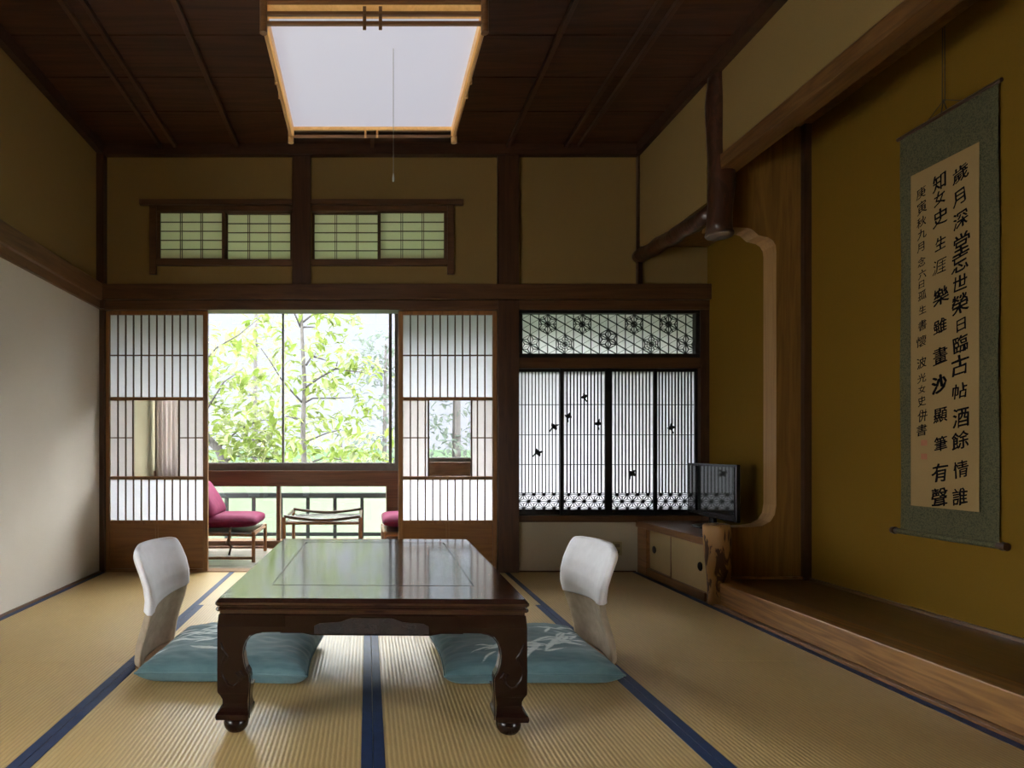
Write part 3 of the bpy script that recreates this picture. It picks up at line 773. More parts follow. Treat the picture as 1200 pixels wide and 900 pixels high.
# top face: outer ring, groove, inner panel
o0 = rr(.010, TZ)
def rect(i, z): return [(px1 - i, py1 - i, z), (px0 + i, py1 - i, z), (px0 + i, py0 + i, z), (px1 - i, py0 + i, z)]
b = len(top.v); top.v += o0 + rect(0, TZ)
for s_ in range(4):
    for k in range(4):
        top.f.append((b + s_ * 5 + k, b + s_ * 5 + k + 1, b + 20 + s_)); top.mi.append(0)
    nx = (s_ + 1) % 4
    top.f.append((b + s_ * 5 + 4, b + nx * 5, b + 20 + nx, b + 20 + s_)); top.mi.append(0)
top.loft([rect(0, TZ), rect(.002, TZ - .004), rect(.0045, TZ - .004), rect(.0075, TZ - .0002)], caps=False)
top.add(rect(.0075, TZ - .0002), [(0, 1, 2, 3)])
top.add(rr(.020, .350), [tuple(range(20))[::-1]])
top.build('tabletop', 'rosewood', tb, local=True)
LEG = [(0.004, .354), (.0, .335), (.000, .128), (.006, .117), (.015, .104), (.0145, .092), (.008, .079), (-.004, .070), (-.006, .060), (-.003, .052), (.006, .046), (.086, .046), (.090, .056), (.090, .118), (.0925, .165), (.091, .180), (.082, .196),
       (.0765, .215), (.073, .240), (.076, .262), (.083, .280), (.094, .294), (.108, .301), (.125, .304), (.175, .304), (.196, .300), (.196, .354)]
CURL = [(.012, .262), (.020, .248), (.029, .235), (.028, .222), (.016, .207), (.012, .190), (.017, .172), (.030, .152), (.046, .147), (.060, .158), (.063, .176), (.055, .186), (.068, .192), (.076, .176), (.066, .162)]
IN = .006
LEVELS = [(.046, .006, .086), (.050, -.003, .089), (.058, -.005, .091), (.066, -.004, .091), (.072, .004, .088), (.080, .010, .086), (.092, .0125, .085), (.104, .012, .086), (.117, .007, .089), (.128, .001, .0915), (.134, .0, .092), (.136, .0, .092),
          (.165, 0, .0925), (.180, 0, .091), (.196, 0, .082), (.215, 0, .0765), (.240, 0, .073), (.262, 0, .076), (.280, 0, .083), (.294, 0, .094), (.300, 0, .108), (.3035, 0, .130), (.3045, 0, .185), (.320, 0, .196), (.354, .003, .196)]
def leg_mb(sx, sy):
    m = MB(); hx, hy = TW / 2 - IN, TL / 2 - IN
    ring = []
    for z, u0, u1 in LEVELS:
        t = .050 + u0; pl = [(u0, u0), (u1, u0), (u1, t), (t, t), (t, u1), (u0, u1)]
        if z < .135: pl = [(u0, u0), (u1, u0), (u1, (u0 + u1) / 2), (u1, u1), ((u0 + u1) / 2, u1), (u0, u1)]
        ring.append([(sx * (hx - p), sy * (hy - q_), z) for p, q_ in pl])
    m.loft(ring)
    cx, cy = sx * (hx - .045), sy * (hy - .045)
    return m, cx, cy
for sx in (-1, 1):
    for sy in (-1, 1):
        m, cx, cy = leg_mb(sx, sy)
        lg = m.build('leg', 'rosewood_x', tb, bevel=.004, seg=3, local=True, angle=.7)
        MB().lathe((cx, cy, 0), [(.018, 0), (.026, .004), (.034, .015), (.037, .027), (.034, .038), (.027, .047)], 24).build('ball_foot', 'rosewood_x', lg, smooth=True, local=True)
        cv = MB(); hx, hy = TW / 2 - IN, TL / 2 - IN
        cv.tube([(sx * (hx - u), sy * (hy + .0005), z) for u, z in CURL], [.0026 + .0012 * math.sin(k * 1.1) for k in range(len(CURL))], 8)
        cv.tube([(sx * (hx - u * .7 - .002), sy * (hy + .0005), z + .012) for u, z in CURL[:9]], .0018, 8)
        cv.tube([(sx * (hx + .0005), sy * (hy - u), z) for u, z in CURL], .003, 8)
        cv.tube([(sx * (hx - u - .004), sy * (hy + .0002), z) for u, z in LEG[12:24]], .0016, 6)
        cv.build('carved_scroll', 'rosewood_x', lg, smooth=True, local=True)
for sy in (-1, 1):
    yy = sy * (TL / 2 - IN - .004)
    ap = MB(); ol = [(-.265, .300), (-.20, .300), (-.17, .294), (.17, .294), (.20, .300), (.265, .300), (.265, .354), (-.265, .354)]
    ap.prism(ol, 'xz', yy, yy - sy * .025); A_ = ap.build('apron', 'rosewood_x', tb, bevel=.003, local=True)
    cp = MB(); yf = yy + sy * .001
    pan = [(-.165, .300), (-.165, .322), (-.15, .330), (-.09, .334), (-.06, .345), (.06, .345), (.09, .334), (.15, .330), (.165, .322), (.165, .300)]
    cp.prism(pan, 'xz', yf + sy * .001, yf - sy * .004)
    for k in range(46):
        t = R.uniform(-.15, .15); z = R.uniform(.303, .326 if abs(t) > .08 else .338); r = R.uniform(.004, .010); a0 = R.uniform(0, 6.28)
        cp.tube([(t + r * math.cos(a0 + j * .7), yf + sy * .0015, z + .6 * r * math.sin(a0 + j * .7)) for j in range(7)], .0018, 6)
    cp.build('carved_panel', 'carved', A_, local=True)
for sx in (-1, 1):
    xx = sx * (TW / 2 - IN - .004)
    MB().prism([(-.40, .300), (.40, .300), (.40, .354), (-.40, .354)], 'yz', xx, xx - sx * .025).build('apron', 'rosewood_x', tb, bevel=.003, local=True)
tb.rotation_euler = (0, 0, math.radians(-1.14))


# ------------------------------------------------------------------ floor chairs and cushions
PROF = [(0, -.055, .172), (.03, -.052, .188), (.08, -.046, .192), (.14, -.030, .188), (.20, -.010, .192), (.26, .000, .206), (.31, -.004, .214), (.36, -.018, .218), (.40, -.034, .216), (.43, -.046, .208), (.446, -.053, .196), (.454, -.057, .180), (.458, -.060, .15)]
def sample(z):
    for (z0, x0, w0), (z1, x1, w1) in zip(PROF, PROF[1:]):
        if z <= z1:
            t = (z - z0) / (z1 - z0); return x0 + (x1 - x0) * t, w0 + (w1 - w0) * t
    return PROF[-1][1:]
def back_shell(th, z0, z1, inf, m=28, n=44, slope=0.):
    """curved chair back facing +x; inf grows it so that a cover lies outside the shell"""
    rows_f, rows_b = [], []
    for i in range(n + 1):
        t = i / n; f_, b_ = [], []
        for k in range(m + 1):
            u = -1 + 2 * k / m
            zz = z0 + slope * u * .5
            z = zz + (z1 - zz) * t
            x, w_ = sample(min(z, .458)); w_ += inf
            xc = x + .045 * abs(u) ** 2.2
            ed = 1 - .75 * max(0, abs(u) - .8) / .2
            edz = 1 - .75 * max(0, (z - .42)) / .04
            d = (th / 2) * max(.15, min(ed, edz))
            f_.append((xc + d + inf, u * w_, z)); b_.append((xc - d - inf, u * w_, z))
        rows_f.append(f_); rows_b.append(b_)
    rings = [f_ + b_[::-1] for f_, b_ in zip(rows_f, rows_b)]
    mb = MB(); mb.loft(rings, caps=False)
    L2 = len(rings[0]); mm = m + 1
    for base in (0, n * L2):
        for k in range(m): mb.f.append((base + k, base + k + 1, base + L2 - 2 - k, base + L2 - 1 - k)); mb.mi.append(0)
    return mb
def floor_chair(x, y, rz, label):
    root = thing('floor_chair', (x, y, 0), label, 'floor chair', 'legless floor chairs at the table')
    back_shell(.034, .012, .455, 0).build('backrest', 'shell', root, smooth=True, local=True)
    c = back_shell(.036, .232, .460, .004, slope=.035).build('slip_cover', 'cover', root, smooth=True, local=True)
    c['label'] = 'white cloth cover over the upper backrest'
    se = MB()
    se.prism([(-.035, -.160), (.34, -.20), (.36, -.18), (.36, .18), (.34, .20), (-.035, .160)], 'xy', .001, .013)
    se.build('seat_board', 'shell_wood', root, bevel=.003, local=True)
    root.rotation_euler = (0, 0, rz)
    return root


def flowers():
    """strokes of the dyed iris pattern: (x, y, angle, length, width)"""
    out = []
    for cx, cy, n in ((-.17, .04, 12), (-.07, .14, 9), (.08, .12, 8), (-.19, -.09, 6)):
        for k in range(n):
            a_ = R.uniform(-.5, .9) + (PI if k % 2 else 0); out.append((cx + R.uniform(-.04, .04), cy + R.uniform(-.05, .05), a_, R.uniform(.09, .17), R.uniform(.006, .012)))
    return out
def cushion(x, y, rz, hx, hy, label, strokes, taper=0):
    n = 110; zt = {}
    vs, fs, pat = [], [], []
    for side in (1, 0):
        for j in range(n + 1):
            for i in range(n + 1):
                u, v = -1 + 2 * i / n, -1 + 2 * j / n
                xx = u * hx * (1 - .055 * (1 - v * v) ** 1); yy = v * hy * (1 - .055 * (1 - u * u))
                e = max(0, (1 - u ** 4)) ** .42 * max(0, (1 - v ** 4)) ** .42
                wr = .006 * noise.noise(Vector((u * 2.3 + x * 9, v * 2.3, 1))) + .0035 * noise.noise(Vector((u * 7 + x, v * 7, 4)))
                ds = max(abs(u), abs(v)); pk = .0035 * math.sin((u * 3 + v * 5) * 6) * max(0, ds - .6)
                zmid = .036
                z = zmid + .060 * e + (wr + pk) * min(1, e * 2) if side else zmid - .0345 * min(1, e * 2.2)
                vs.append((xx, yy, z))
                p = 0
                if side:
                    for sx_, sy_, a_, l_, w_ in strokes:
                        dx, dy = xx - sx_, yy - sy_; al = dx * math.cos(a_) + dy * math.sin(a_); ac = -dx * math.sin(a_) + dy * math.cos(a_)
                        if 0 < al < l_:
                            ac -= .02 * (al / l_) ** 2
                            ww = w_ * math.sin(PI * (al / l_) ** .7)
                            p = max(p, min(1, max(0, (ww - abs(ac)) / .003)))
                pat.append(p)
    L2 = n + 1
    for j in range(n):
        for i in range(n):
            a_ = j * L2 + i; fs.append((a_, a_ + 1, a_ + L2 + 1, a_ + L2))
            b_ = a_ + L2 * L2; fs.append((b_, b_ + L2, b_ + L2 + 1, b_ + 1))
    root = thing('floor_cushion', (x, y, .0135), label, 'floor cushion', 'teal floor cushions at the table')
    m = MB().add(vs, fs).build('cushion_body', 'cushion', root, smooth=True, local=True, recalc=False)
    at = m.data.attributes.new('pat', 'FLOAT', 'POINT'); at.data.foreach_set('value', pat)
    # piped seam round the edge
    loop = [vs[i] for i in range(L2)] + [vs[j * L2 + n] for j in range(1, L2)] + [vs[n * L2 + i] for i in range(n - 1, -1, -1)] + [vs[j * L2] for j in range(n - 1, 0, -1)]
    MB().tube(loop[::2] + [loop[0]], .0035, 6).build('edge_seam', 'cushion', root, smooth=True, local=True)
    root.rotation_euler = (0, 0, rz)
    return root


floor_chair(-.845, 2.475, math.radians(-2), 'legless floor chair with white cover, left of the table')
floor_chair(.915, 2.500, math.radians(182), 'legless floor chair with white cover, right of the table')
cushion(-.500, 2.385, math.radians(-3), .305, .265, 'teal patterned cushion left of the table, on the left chair seat', flowers())
cushion(.575, 2.385, math.radians(181), .315, .275, 'teal patterned cushion right of the table, on the right chair seat', flowers())

# ------------------------------------------------------------------ low cabinet with sliding doors, television
CX = 1.852
cab = thing('low_cabinet', (2.08, 3.78, 0), 'low built-in cabinet with two cream sliding doors under the television', 'cabinet')
b_ = MB()
b_.box(CX, 2.325, 4.05, 4.185, .0, .31)                    # end panel at the wall
b_.box(CX + .05, 2.325, YP + .115, 4.05, .0, .050)               # plinth with track
b_.box(CX, CX + .05, YP - .01, 4.049, .0, .050)
b_.box(CX + .12, 2.325, YP + .115, 4.05, .05, .30)         # carcass behind the doors
b_.build('carcass', 'cab_wood', cab, bevel=.003)
MB().box(CX - .012, 2.33, YP + .115, 4.186, .312, .355).box(CX - .012, 1.90, YP - .02, YP + .12, .312, .355).build('worktop', 'cab_wood', cab, bevel=.004)
for k, (y0, y1, dx, pz) in enumerate(((3.715, 4.05, .022, 3.985), (3.33, 3.735, .006, 3.405))):
    d = MB().box(CX + dx, CX + dx + .014, y0, y1, .052, .311).build('sliding_door', 'door_cream', cab, bevel=.001)
    e = MB(); e.box(CX + dx - .002, CX + dx + .015, y0 - .004, y0 + .006, .050, .312).box(CX + dx - .002, CX + dx + .015, y1 - .006, y1 + .004, .050, .312)
    e.box(CX + dx - .002, CX + dx + .015, y0, y1, .048, .056).build('edge_strip', 'cab_wood', d)
    pm = MB(); zc = .185
    for r0, r1, xx in ((.0, .024, 0), (.0, .017, -.002)):
        pl = [(pz + r1 * math.cos(t * PI / 12), zc + r1 * math.sin(t * PI / 12)) for t in range(24)]
        pm.prism(pl, 'yz', CX + dx - .0035 - xx, CX + dx + .004)
    pm.build('finger_pull', 'pull', d, bevel=.001)

tv = thing('television', (2.12, 3.78, .355), 'small black flat television on the low cabinet, reflecting the lattice', 'television')
tvb = MB(); TWd, THh = .56, .335
tvb.prism([(-TWd / 2, .062), (TWd / 2, .062), (TWd / 2, .062 + THh), (-TWd / 2, .062 + THh)], 'yz', -.006, .022)
tvb.prism([(-TWd / 2 + .06, .09), (TWd / 2 - .06, .09), (TWd / 2 - .06, .35), (-TWd / 2 + .06, .35)], 'yz', .02, .045)
tvb.build('housing', 'tv', tv, bevel=.006, seg=3, local=True)
MB().box(-.0085, -.004, -TWd / 2 + .018, TWd / 2 - .018, .100, .062 + THh - .016).build('screen', 'screen', tv, local=True)
MB().box(-.009, -.005, -TWd / 2 + .01, TWd / 2 - .01, .066, .093).build('speaker_bar', 'tv', tv, bevel=.002, local=True)
MB().tube([(.012, 0, .012), (.012, 0, .08)], .022, 16).build('stand_neck', 'tv', tv, smooth=False, local=True)
sd = MB(); ring = [[(.01 + .10 * r * math.cos(t * PI / 20), .16 * r * math.sin(t * PI / 20), z) for t in range(40)] for r, z in ((1, .0008), (1.0, .005), (.9, .010), (.3, .015))]
sd.loft(ring).build('stand_base', 'tv', tv, smooth=False, local=True)
tv.rotation_euler = (0, 0, math.radians(-1.5))
tv.location = (2.125, 3.775, .355)

# ------------------------------------------------------------------ hanging scroll
SX = 2.412
def SY(px): return F * (SX - .005) / (px - PX)
def sz(py, yy): return H + (PY - py) * yy / F
y_l, y_r = SY(1054), SY(1169)
sc = thing('hanging_scroll', (SX, (y_l + y_r) / 2, .468), 'tall calligraphy scroll in grey green brocade hanging on the mustard wall', 'scroll')
zt, zb = 2.243, .468
ms = MB(); ny = 10
for j in range(24):
    z0, z1 = zb + (zt - zb) * j / 24, zb + (zt - zb) * (j + 1) / 24
    dx0, dx1 = .003 * math.sin(j * .5), .003 * math.sin((j + 1) * .5)
    ms.add([(SX + dx0, y_l, z0), (SX + dx0, y_r, z0), (SX + dx1, y_r, z1), (SX + dx1, y_l, z1)], [(0, 1, 2, 3)])
    ms.add([(SX + dx0 + .0015, y_l, z0), (SX + dx0 + .0015, y_r, z0), (SX + dx1 + .0015, y_r, z1), (SX + dx1 + .0015, y_l, z1)], [(0, 3, 2, 1)])
ms.build('brocade_mount', 'scroll', sc, recalc=False)
p_l, p_r, p_t, p_b = SY(1067.5), SY(1147.5), 2.047, .589
MB().box(SX - .0052, SX - .0042, p_r, p_l, p_b, p_t).build('writing_paper', 'scroll_paper', sc)
MB().tube([(SX - .002, y_l + .012, zt), (SX - .002, y_r - .012, zt)], .008, 12).build('top_rod', 'roller', sc)
rl = MB().tube([(SX - .006, y_l + .004, zb), (SX - .006, y_r - .004, zb)], .0125, 14).build('bottom_roller', 'scroll', sc)
for yk, s_ in ((y_l, 1), (y_r, -1)):
    MB().tube([(SX - .006, yk, zb), (SX - .006, yk + s_ * .018, zb), (SX - .006, yk + s_ * .020, zb), (SX - .006, yk + s_ * .036, zb)], [.0125, .0125, .017, .015], 14).build('roller_knob', 'roller', rl)
cm = (SY(1106))
cd = MB()
cd.tube([(SX - .004, SY(1085), zt), (SX - .004, cm, zt + .055), (SX - .004, SY(1130), zt)], .0016, 6)
for d in (-.006, .006): cd.tube([(SX - .006, cm + d, zt + .045), (SX - .006, cm + d * .8, 2.60)], .0016, 6)
cd.tube([(SX - .006, cm - .012, zt + .01), (SX - .006, cm, zt + .055), (SX - .006, cm + .010, zt + .005)], .0025, 6)
cd.build('hanging_cord', 'cord', sc)


def glyph_mb(mb, ch, y0, z0, size, x, bold=0., slant=.22):
    cu_ = bpy.data.curves.new('glyph', 'FONT'); cu_.body = ch; cu_.size = 1; cu_.resolution_u = 3; cu_.offset = 0
    ob = bpy.data.objects.new('glyph', cu_); C.objects.link(ob)
    bpy.context.view_layer.update()
    dg = bpy.context.evaluated_depsgraph_get()
    me = bpy.data.meshes.new_from_object(ob.evaluated_get(dg))
    rot = R.uniform(-.06, .06); sx_ = R.uniform(.86, .98); sy_ = R.uniform(.92, 1.08)
    vs = []
    for v in me.vertices:
        u, w_ = (v.co.x - .5) * sx_, (v.co.y - .38) * sy_
        w_ += slant * u + .05 * noise.noise(Vector((u * 2.5 + z0 * 9, w_ * 2.5, 1)))
        u += -.10 * w_ * w_ + .075 * noise.noise(Vector((u * 3 + 5, w_ * 3 + z0 * 7, 2)))
        u, w_ = u * math.cos(rot) - w_ * math.sin(rot), u * math.sin(rot) + w_ * math.cos(rot)
        vs.append((u, w_))
    n_ = 6 if bold > 0 else 1
    for k in range(n_):
        du, dw = (bold * math.cos(k * PI / 3), bold * .7 * math.sin(k * PI / 3)) if n_ > 1 else (0, 0)
        mb.add([(x - .00003 * k, y0 - (u + du) * size, z0 + (w_ + dw) * size) for u, w_ in vs], [tuple(p.vertices) for p in me.polygons])
    bpy.data.objects.remove(ob); bpy.data.meshes.remove(me); bpy.data.curves.remove(cu_)


cols = [(1126, .078, '歲月深堂忘世榮日臨古帖酒餘情誰', [203, 230, 257, 286, 308, 332, 356, 380, 403, 428, 458, 489, 516, 550, 582], 0),
        (1102, .074, '知女史生涯樂雖畫沙顯筆有聲', [213, 232, 254, 285, 312, 347, 382, 417, 450, 486, 520, 554, 583], 1),
        (1080.5, .050, '庚寅秋九月念六日孤生書懷波光女史併書', [226, 243, 260, 274, 289, 307, 321, 333, 346, 363, 381, 400, 425, 443, 456, 470, 487, 504], 2)]
for px, size, txt, ys, ci in cols:
    ik = MB()
    for k, (ch, py) in enumerate(zip(txt, ys)):
        sz_ = size * (R.uniform(.88, 1.1) if ch not in '日女生' else .8)
        yy = SY(px + R.uniform(-1, 1)); bold = .020 if ci < 2 else .010
        if ch == '沙': bold, sz_ = .05, size * 1.05
        if ch == '涯': bold = .0
        glyph_mb(ik, ch, yy, sz(py, yy), sz_, SX - .0058, bold)
    ik.build('brush_lettering', 'ink', sc, recalc=False)
for py in (519, 535):
    yy = SY(1083)
    z = sz(py, yy); h_ = .0125
    se = MB().box(SX - .0056, SX - .0050, yy - h_ - .002, yy + h_ + .002, z - h_, z + h_)
    se.build('red_seal', 'seal', sc)

# ------------------------------------------------------------------ ceiling lamp
LZ = 2.30
kf = (LZ - H)
yf, yn = F * kf / (PY - 167.5), F * kf / (PY - 39)
xlf, xrf = (339 - PX) * yf / F, (530.7 - PX) * yf / F
xln, xrn = (311.5 - PX) * yn / F, (570 - PX) * yn / F
x0, x1 = (xlf + xln) / 2, (xrf + xrn) / 2
lamp = thing('ceiling_lamp', ((x0 + x1) / 2, (yf + yn) / 2, LZ), 'lit square pendant lamp with timber frame under the dark ceiling', 'ceiling lamp')
for xx in (x0, x1):
    for yy in (yn, yf):
        p = MB().tube([(xx, yy, LZ), (xx, yy, LZ + .002), (xx, yy, LZ + .135)], .0135, 14).build('corner_post', 'lamp_wood' if yy == yf else 'lamp_dark', lamp)  # near posts take the shade-toned timber, far posts the lamplit tone
for xx, s_ in ((x0, 1), (x1, -1)):
    MB().tube([(xx, yn, LZ + .032), (xx, yf, LZ + .032)], .008, 12).build('side_rail', 'lamp_wood', lamp)
    MB().tube([(xx, yn, LZ + .065), (xx, yf, LZ + .065)], .008, 12).build('side_rail', 'lamp_wood', lamp)
    ym = (yn + yf) / 2
    MB().tube([(xx - s_ * .006, ym - .05, LZ + .02), (xx - s_ * .006, ym - .05, LZ + .085)], .006, 8).build('side_strut', 'lamp_wood', lamp)
    MB().tube([(xx - s_ * .006, ym + .05, LZ + .02), (xx - s_ * .006, ym + .05, LZ + .085)], .006, 8).build('side_strut', 'lamp_wood', lamp)
for yy in (yn, yf):
    for zz_ in ((LZ + .034, LZ + .068) if yy == yn else (LZ + .030, LZ + .062)):
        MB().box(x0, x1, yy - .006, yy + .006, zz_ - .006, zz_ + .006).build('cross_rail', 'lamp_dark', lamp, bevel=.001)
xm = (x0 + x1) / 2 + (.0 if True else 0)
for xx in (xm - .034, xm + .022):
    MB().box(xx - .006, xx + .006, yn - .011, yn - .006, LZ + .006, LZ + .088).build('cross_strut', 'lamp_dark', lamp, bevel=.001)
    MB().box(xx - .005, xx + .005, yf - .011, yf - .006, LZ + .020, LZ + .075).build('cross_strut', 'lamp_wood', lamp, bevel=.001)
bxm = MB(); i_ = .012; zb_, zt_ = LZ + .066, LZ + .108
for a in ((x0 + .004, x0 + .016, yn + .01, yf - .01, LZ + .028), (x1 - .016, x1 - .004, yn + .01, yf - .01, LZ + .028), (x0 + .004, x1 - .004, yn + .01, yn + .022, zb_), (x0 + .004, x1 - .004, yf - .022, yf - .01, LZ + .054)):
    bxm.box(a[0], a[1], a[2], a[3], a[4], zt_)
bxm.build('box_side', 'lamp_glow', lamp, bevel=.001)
MB().box(x0 - .006, x1 + .006, yn - .004, yf + .004, zt_, zt_ + .02).build('box_top', 'lamp_dark', lamp, bevel=.002)
MB().box(x0 + .016, x1 - .016, yn + .022, yf - .022, LZ + .066, LZ + .072).build('diffuser', 'lamp_light', lamp)
MB().tube([((x0 + x1) / 2, (yn + yf) / 2, zt_ + .02), ((x0 + x1) / 2, (yn + yf) / 2, ZC)], .012, 12).build('hanging_rod', 'lamp_dark', lamp)
cy_ = F * (LZ + .05 - H) / (PY - 57); cxx = (461 - PX) * cy_ / F
zend = H + (PY - 213) * cy_ / F
pc = MB().tube([(cxx, cy_, LZ + .05), (cxx, cy_, zend + .03)], .0012, 6).build('pull_string', 'pullcord', lamp)
MB().lathe((cxx, cy_, zend), [(.0015, 0), (.004, .003), (.0045, .012), (.003, .024), (.0014, .032)], 10).build('pull_knob', 'pullcord', pc, smooth=True)

# ------------------------------------------------------------------ veranda lounge chairs, cushions and low table
def lounge_chair(label):
    root = thing('lounge_chair', (-1.16, 4.815, 0), label, 'lounge chair', 'wooden lounge chairs on the veranda')
    xf, xb, ya, yb = -.855, -1.44, 4.555, 5.075
    for x_, top_ in ((xf, .226), (xb, .228)):
        for y_ in (ya, yb): MB().tube([(x_, y_, .0), (x_, y_, top_)], .0145, 12).build('leg', 'rattan', root)
    for y_ in (ya, yb):
        MB().tube([(xf, y_, .20), (xb, y_, .215)], .011, 10).build('seat_rail', 'rattan', root)
        MB().tube([(xf, y_, .03), (xb, y_, .03)], .0105, 10).build('runner', 'rattan', root)
        MB().tube([(xb + .13, y_, .215), (xb - .02, y_, .50), (xb - .05, y_, .56)], .0125, 10).build('back_post', 'rattan', root)
    MB().tube([(xf, ya, .205), (xf, yb, .205)], .010, 10).tube([(xf - .005, ya, .222), (xf - .005, (ya + yb) / 2, .212), (xf - .005, yb, .222)], .010, 10).build('front_rail', 'rattan', root)
    MB().tube([(xb - .045, ya, .55), (xb - .045, yb, .55)], .011, 10).build('back_rail', 'rattan', root)
    MB().box(xb + .02, xf - .02, ya + .012, yb - .012, .218, .226).build('seat_webbing', 'rattan_dark', root)
    return root
def soft_box(mb, c, ax, ay, az, hx, hy, hz, n=10):
    """pillow-like block with axes ax, ay, az"""
    rings = []
    for i in range(n + 1):
        t = -1 + 2 * i / n; e = (1 - abs(t) ** 6) ** .5 * .85 + .15; ring = []
        for k in range(28):
            a_ = 2 * PI * k / 28; cx_, sx_ = math.cos(a_), math.sin(a_)
            px_ = math.copysign(abs(cx_) ** .35, cx_); pz_ = math.copysign(abs(sx_) ** .6, sx_)
            ring.append(tuple(Vector(c) + Vector(ax) * (px_ * hx * (.94 + .06 * e)) + Vector(ay) * (t * hy) + Vector(az) * (pz_ * hz * e * (1 - .12 * px_ * px_))))
        rings.append(ring)
    return mb.loft(rings)
def seat_cushion(label):
    root = thing('chair_cushion', (-1.13, 4.815, .245), label, 'seat cushion', 'crimson cushions on the lounge chairs')
    s1 = MB(); soft_box(s1, (-1.125, 4.815, .292), (1, 0, .02), (0, 1, 0), (0, 0, 1), .285, .238, .052)
    s1.build('seat_pad', 'red', root, smooth=True)
    d = Vector((-.52, 0, .85)).normalized(); nrm = Vector((.85, 0, .52)).normalized()
    s2 = MB(); soft_box(s2, Vector((-1.262, 4.815, .455)), d, (0, 1, 0), nrm, .15, .232, .055)
    s2.build('back_pad', 'red', root, smooth=True)
    MB().tube([(-1.03, 4.60, .252), (-1.028, 4.55, .243), (-1.025, 4.525, .20), (-1.04, 4.525, .15), (-1.015, 4.525, .12), (-1.03, 4.525, .06)], [.006, .008, .012, .016, .009, .008], 8).build('tie_strap', 'rattan_dark', root, smooth=True)
    return root
ch1 = lounge_chair('wooden lounge chair at the left of the veranda doorway')
ch2 = copy_tree(ch1); ch2.location = (.43, 4.815, 0); ch2.rotation_euler = (0, 0, PI); ch2['label'] = 'wooden lounge chair on the veranda, mostly behind the right paper door'
cs1 = seat_cushion('crimson seat cushion on the lounge chair left of the doorway')
cs2 = copy_tree(cs1); cs2.location = (.40, 4.815, .245); cs2.rotation_euler = (0, 0, PI); cs2['label'] = 'crimson seat cushion peeking past the right paper door'

lt_ = thing('veranda_table', (-.345, 4.76, 0), 'low bentwood table with bowed top on the veranda', 'side table')
xa, xb, ya, yb = -.615, -.055, 4.47, 5.05
for x_ in (xa, xb):
    for y_ in (ya, yb): MB().tube([(x_, y_, 0), (x_, y_, .345)], .0135, 12).build('leg', 'rattan', lt_)
for y_ in (ya, yb):
    MB().tube([(xa + (xb - xa) * t / 10, y_, .352 - .028 * math.sin(PI * t / 10)) for t in range(11)], .0115, 10).build('bowed_rail', 'rattan_dark', lt_, smooth=True)
    MB().tube([(xa, y_, .300), (xb, y_, .300)], .010, 10).build('lower_rail', 'rattan', lt_)
for x_ in (xa, xb): MB().tube([(x_, ya, .335), (x_, yb, .335)], .010, 10).build('end_rail', 'rattan_dark', lt_)
MB().box(xa + .012, xb - .012, ya + .01, yb - .01, .306, .314).build('table_board', 'tabletop', lt_, bevel=.002)

# ------------------------------------------------------------------ outdoors: meadow, hillside, trees
def terrain(name, prof, xw, mat, label, cat, amp):
    vs, fs = [], []; n = 40
    for y_, z_ in prof:
        for i in range(n + 1):
            x_ = -xw + 2 * xw * i / n
            vs.append((x_, y_, z_ + amp * noise.noise(Vector((x_ * .06, y_ * .08, 3)))))
    for k in range(len(prof) - 1):
        for i in range(n):
            a_ = k * (n + 1) + i; fs.append((a_, a_ + 1, a_ + n + 2, a_ + n + 1))
    return struct(name, MB().add(vs, fs), mat, label, cat, 0, smooth=True, recalc=False)
terrain('ground', [(6.1, -2.2), (9, -1.9), (14, -1.5), (20, -.9), (27, -.1), (34, .9)], 60, 'lawn', 'pale green meadow below the balcony', 'meadow', .3)
terrain('hills', [(33, .4), (40, 3.0), (48, 6.5), (58, 12.0), (70, 19), (80, 26), (90, 31)], 90, 'hill', 'pale hazy hillside beyond the trees', 'hillside', 1.5)


def leaf(mb, p, d, up, l, w_):
    d = d.normalized(); s_ = d.cross(up)
    if s_.length < 1e-3: s_ = Vector((1, 0, 0))
    s_.normalize(); n_ = s_.cross(d).normalized()
    m1, m2, tip = p + d * l * .35, p + d * l * .7 - n_ * l * .05, p + d * l - n_ * l * .16
    vs = [p, m1 + s_ * w_ * .42 + n_ * w_ * .14, m2 + s_ * w_ * .5 + n_ * w_ * .12, tip, m2 - s_ * w_ * .5 + n_ * w_ * .12, m1 - s_ * w_ * .42 + n_ * w_ * .14, m1, m2]
    mb.add(vs, [(0, 6, 1), (6, 7, 2, 1), (7, 3, 2), (0, 5, 6), (6, 5, 4, 7), (7, 4, 3)], R.choice((0, 0, 1)))
def cluster(mb, c, n, l, rad=.1):
    for k in range(n):
        a_ = R.uniform(0, 2 * PI); el = R.uniform(-.9, .35)
        d = Vector((math.cos(a_) * math.cos(el), .6 * math.sin(a_) * math.cos(el), math.sin(el)))
        p = c + Vector((R.gauss(0, rad), R.gauss(0, rad), R.gauss(0, rad * .6)))
        leaf(mb, p, d, Vector((R.uniform(-.4, .4), R.uniform(-.6, .2), 1)), l * R.uniform(.7, 1.25), l * R.uniform(.36, .48))
def branch(mb, pts, y_, r0, r1, mi=0, dy=0.):
    n = len(pts)
    mb.tube([UP(px, py, y_ + dy * i / max(1, n - 1)) for i, (px, py) in enumerate(pts)], [r0 + (r1 - r0) * i / (n - 1) for i in range(n)], 7, mi)
Z1 = lambda l: [(240 + a / 4.5, 350 + b / 4.5) for a, b in l]
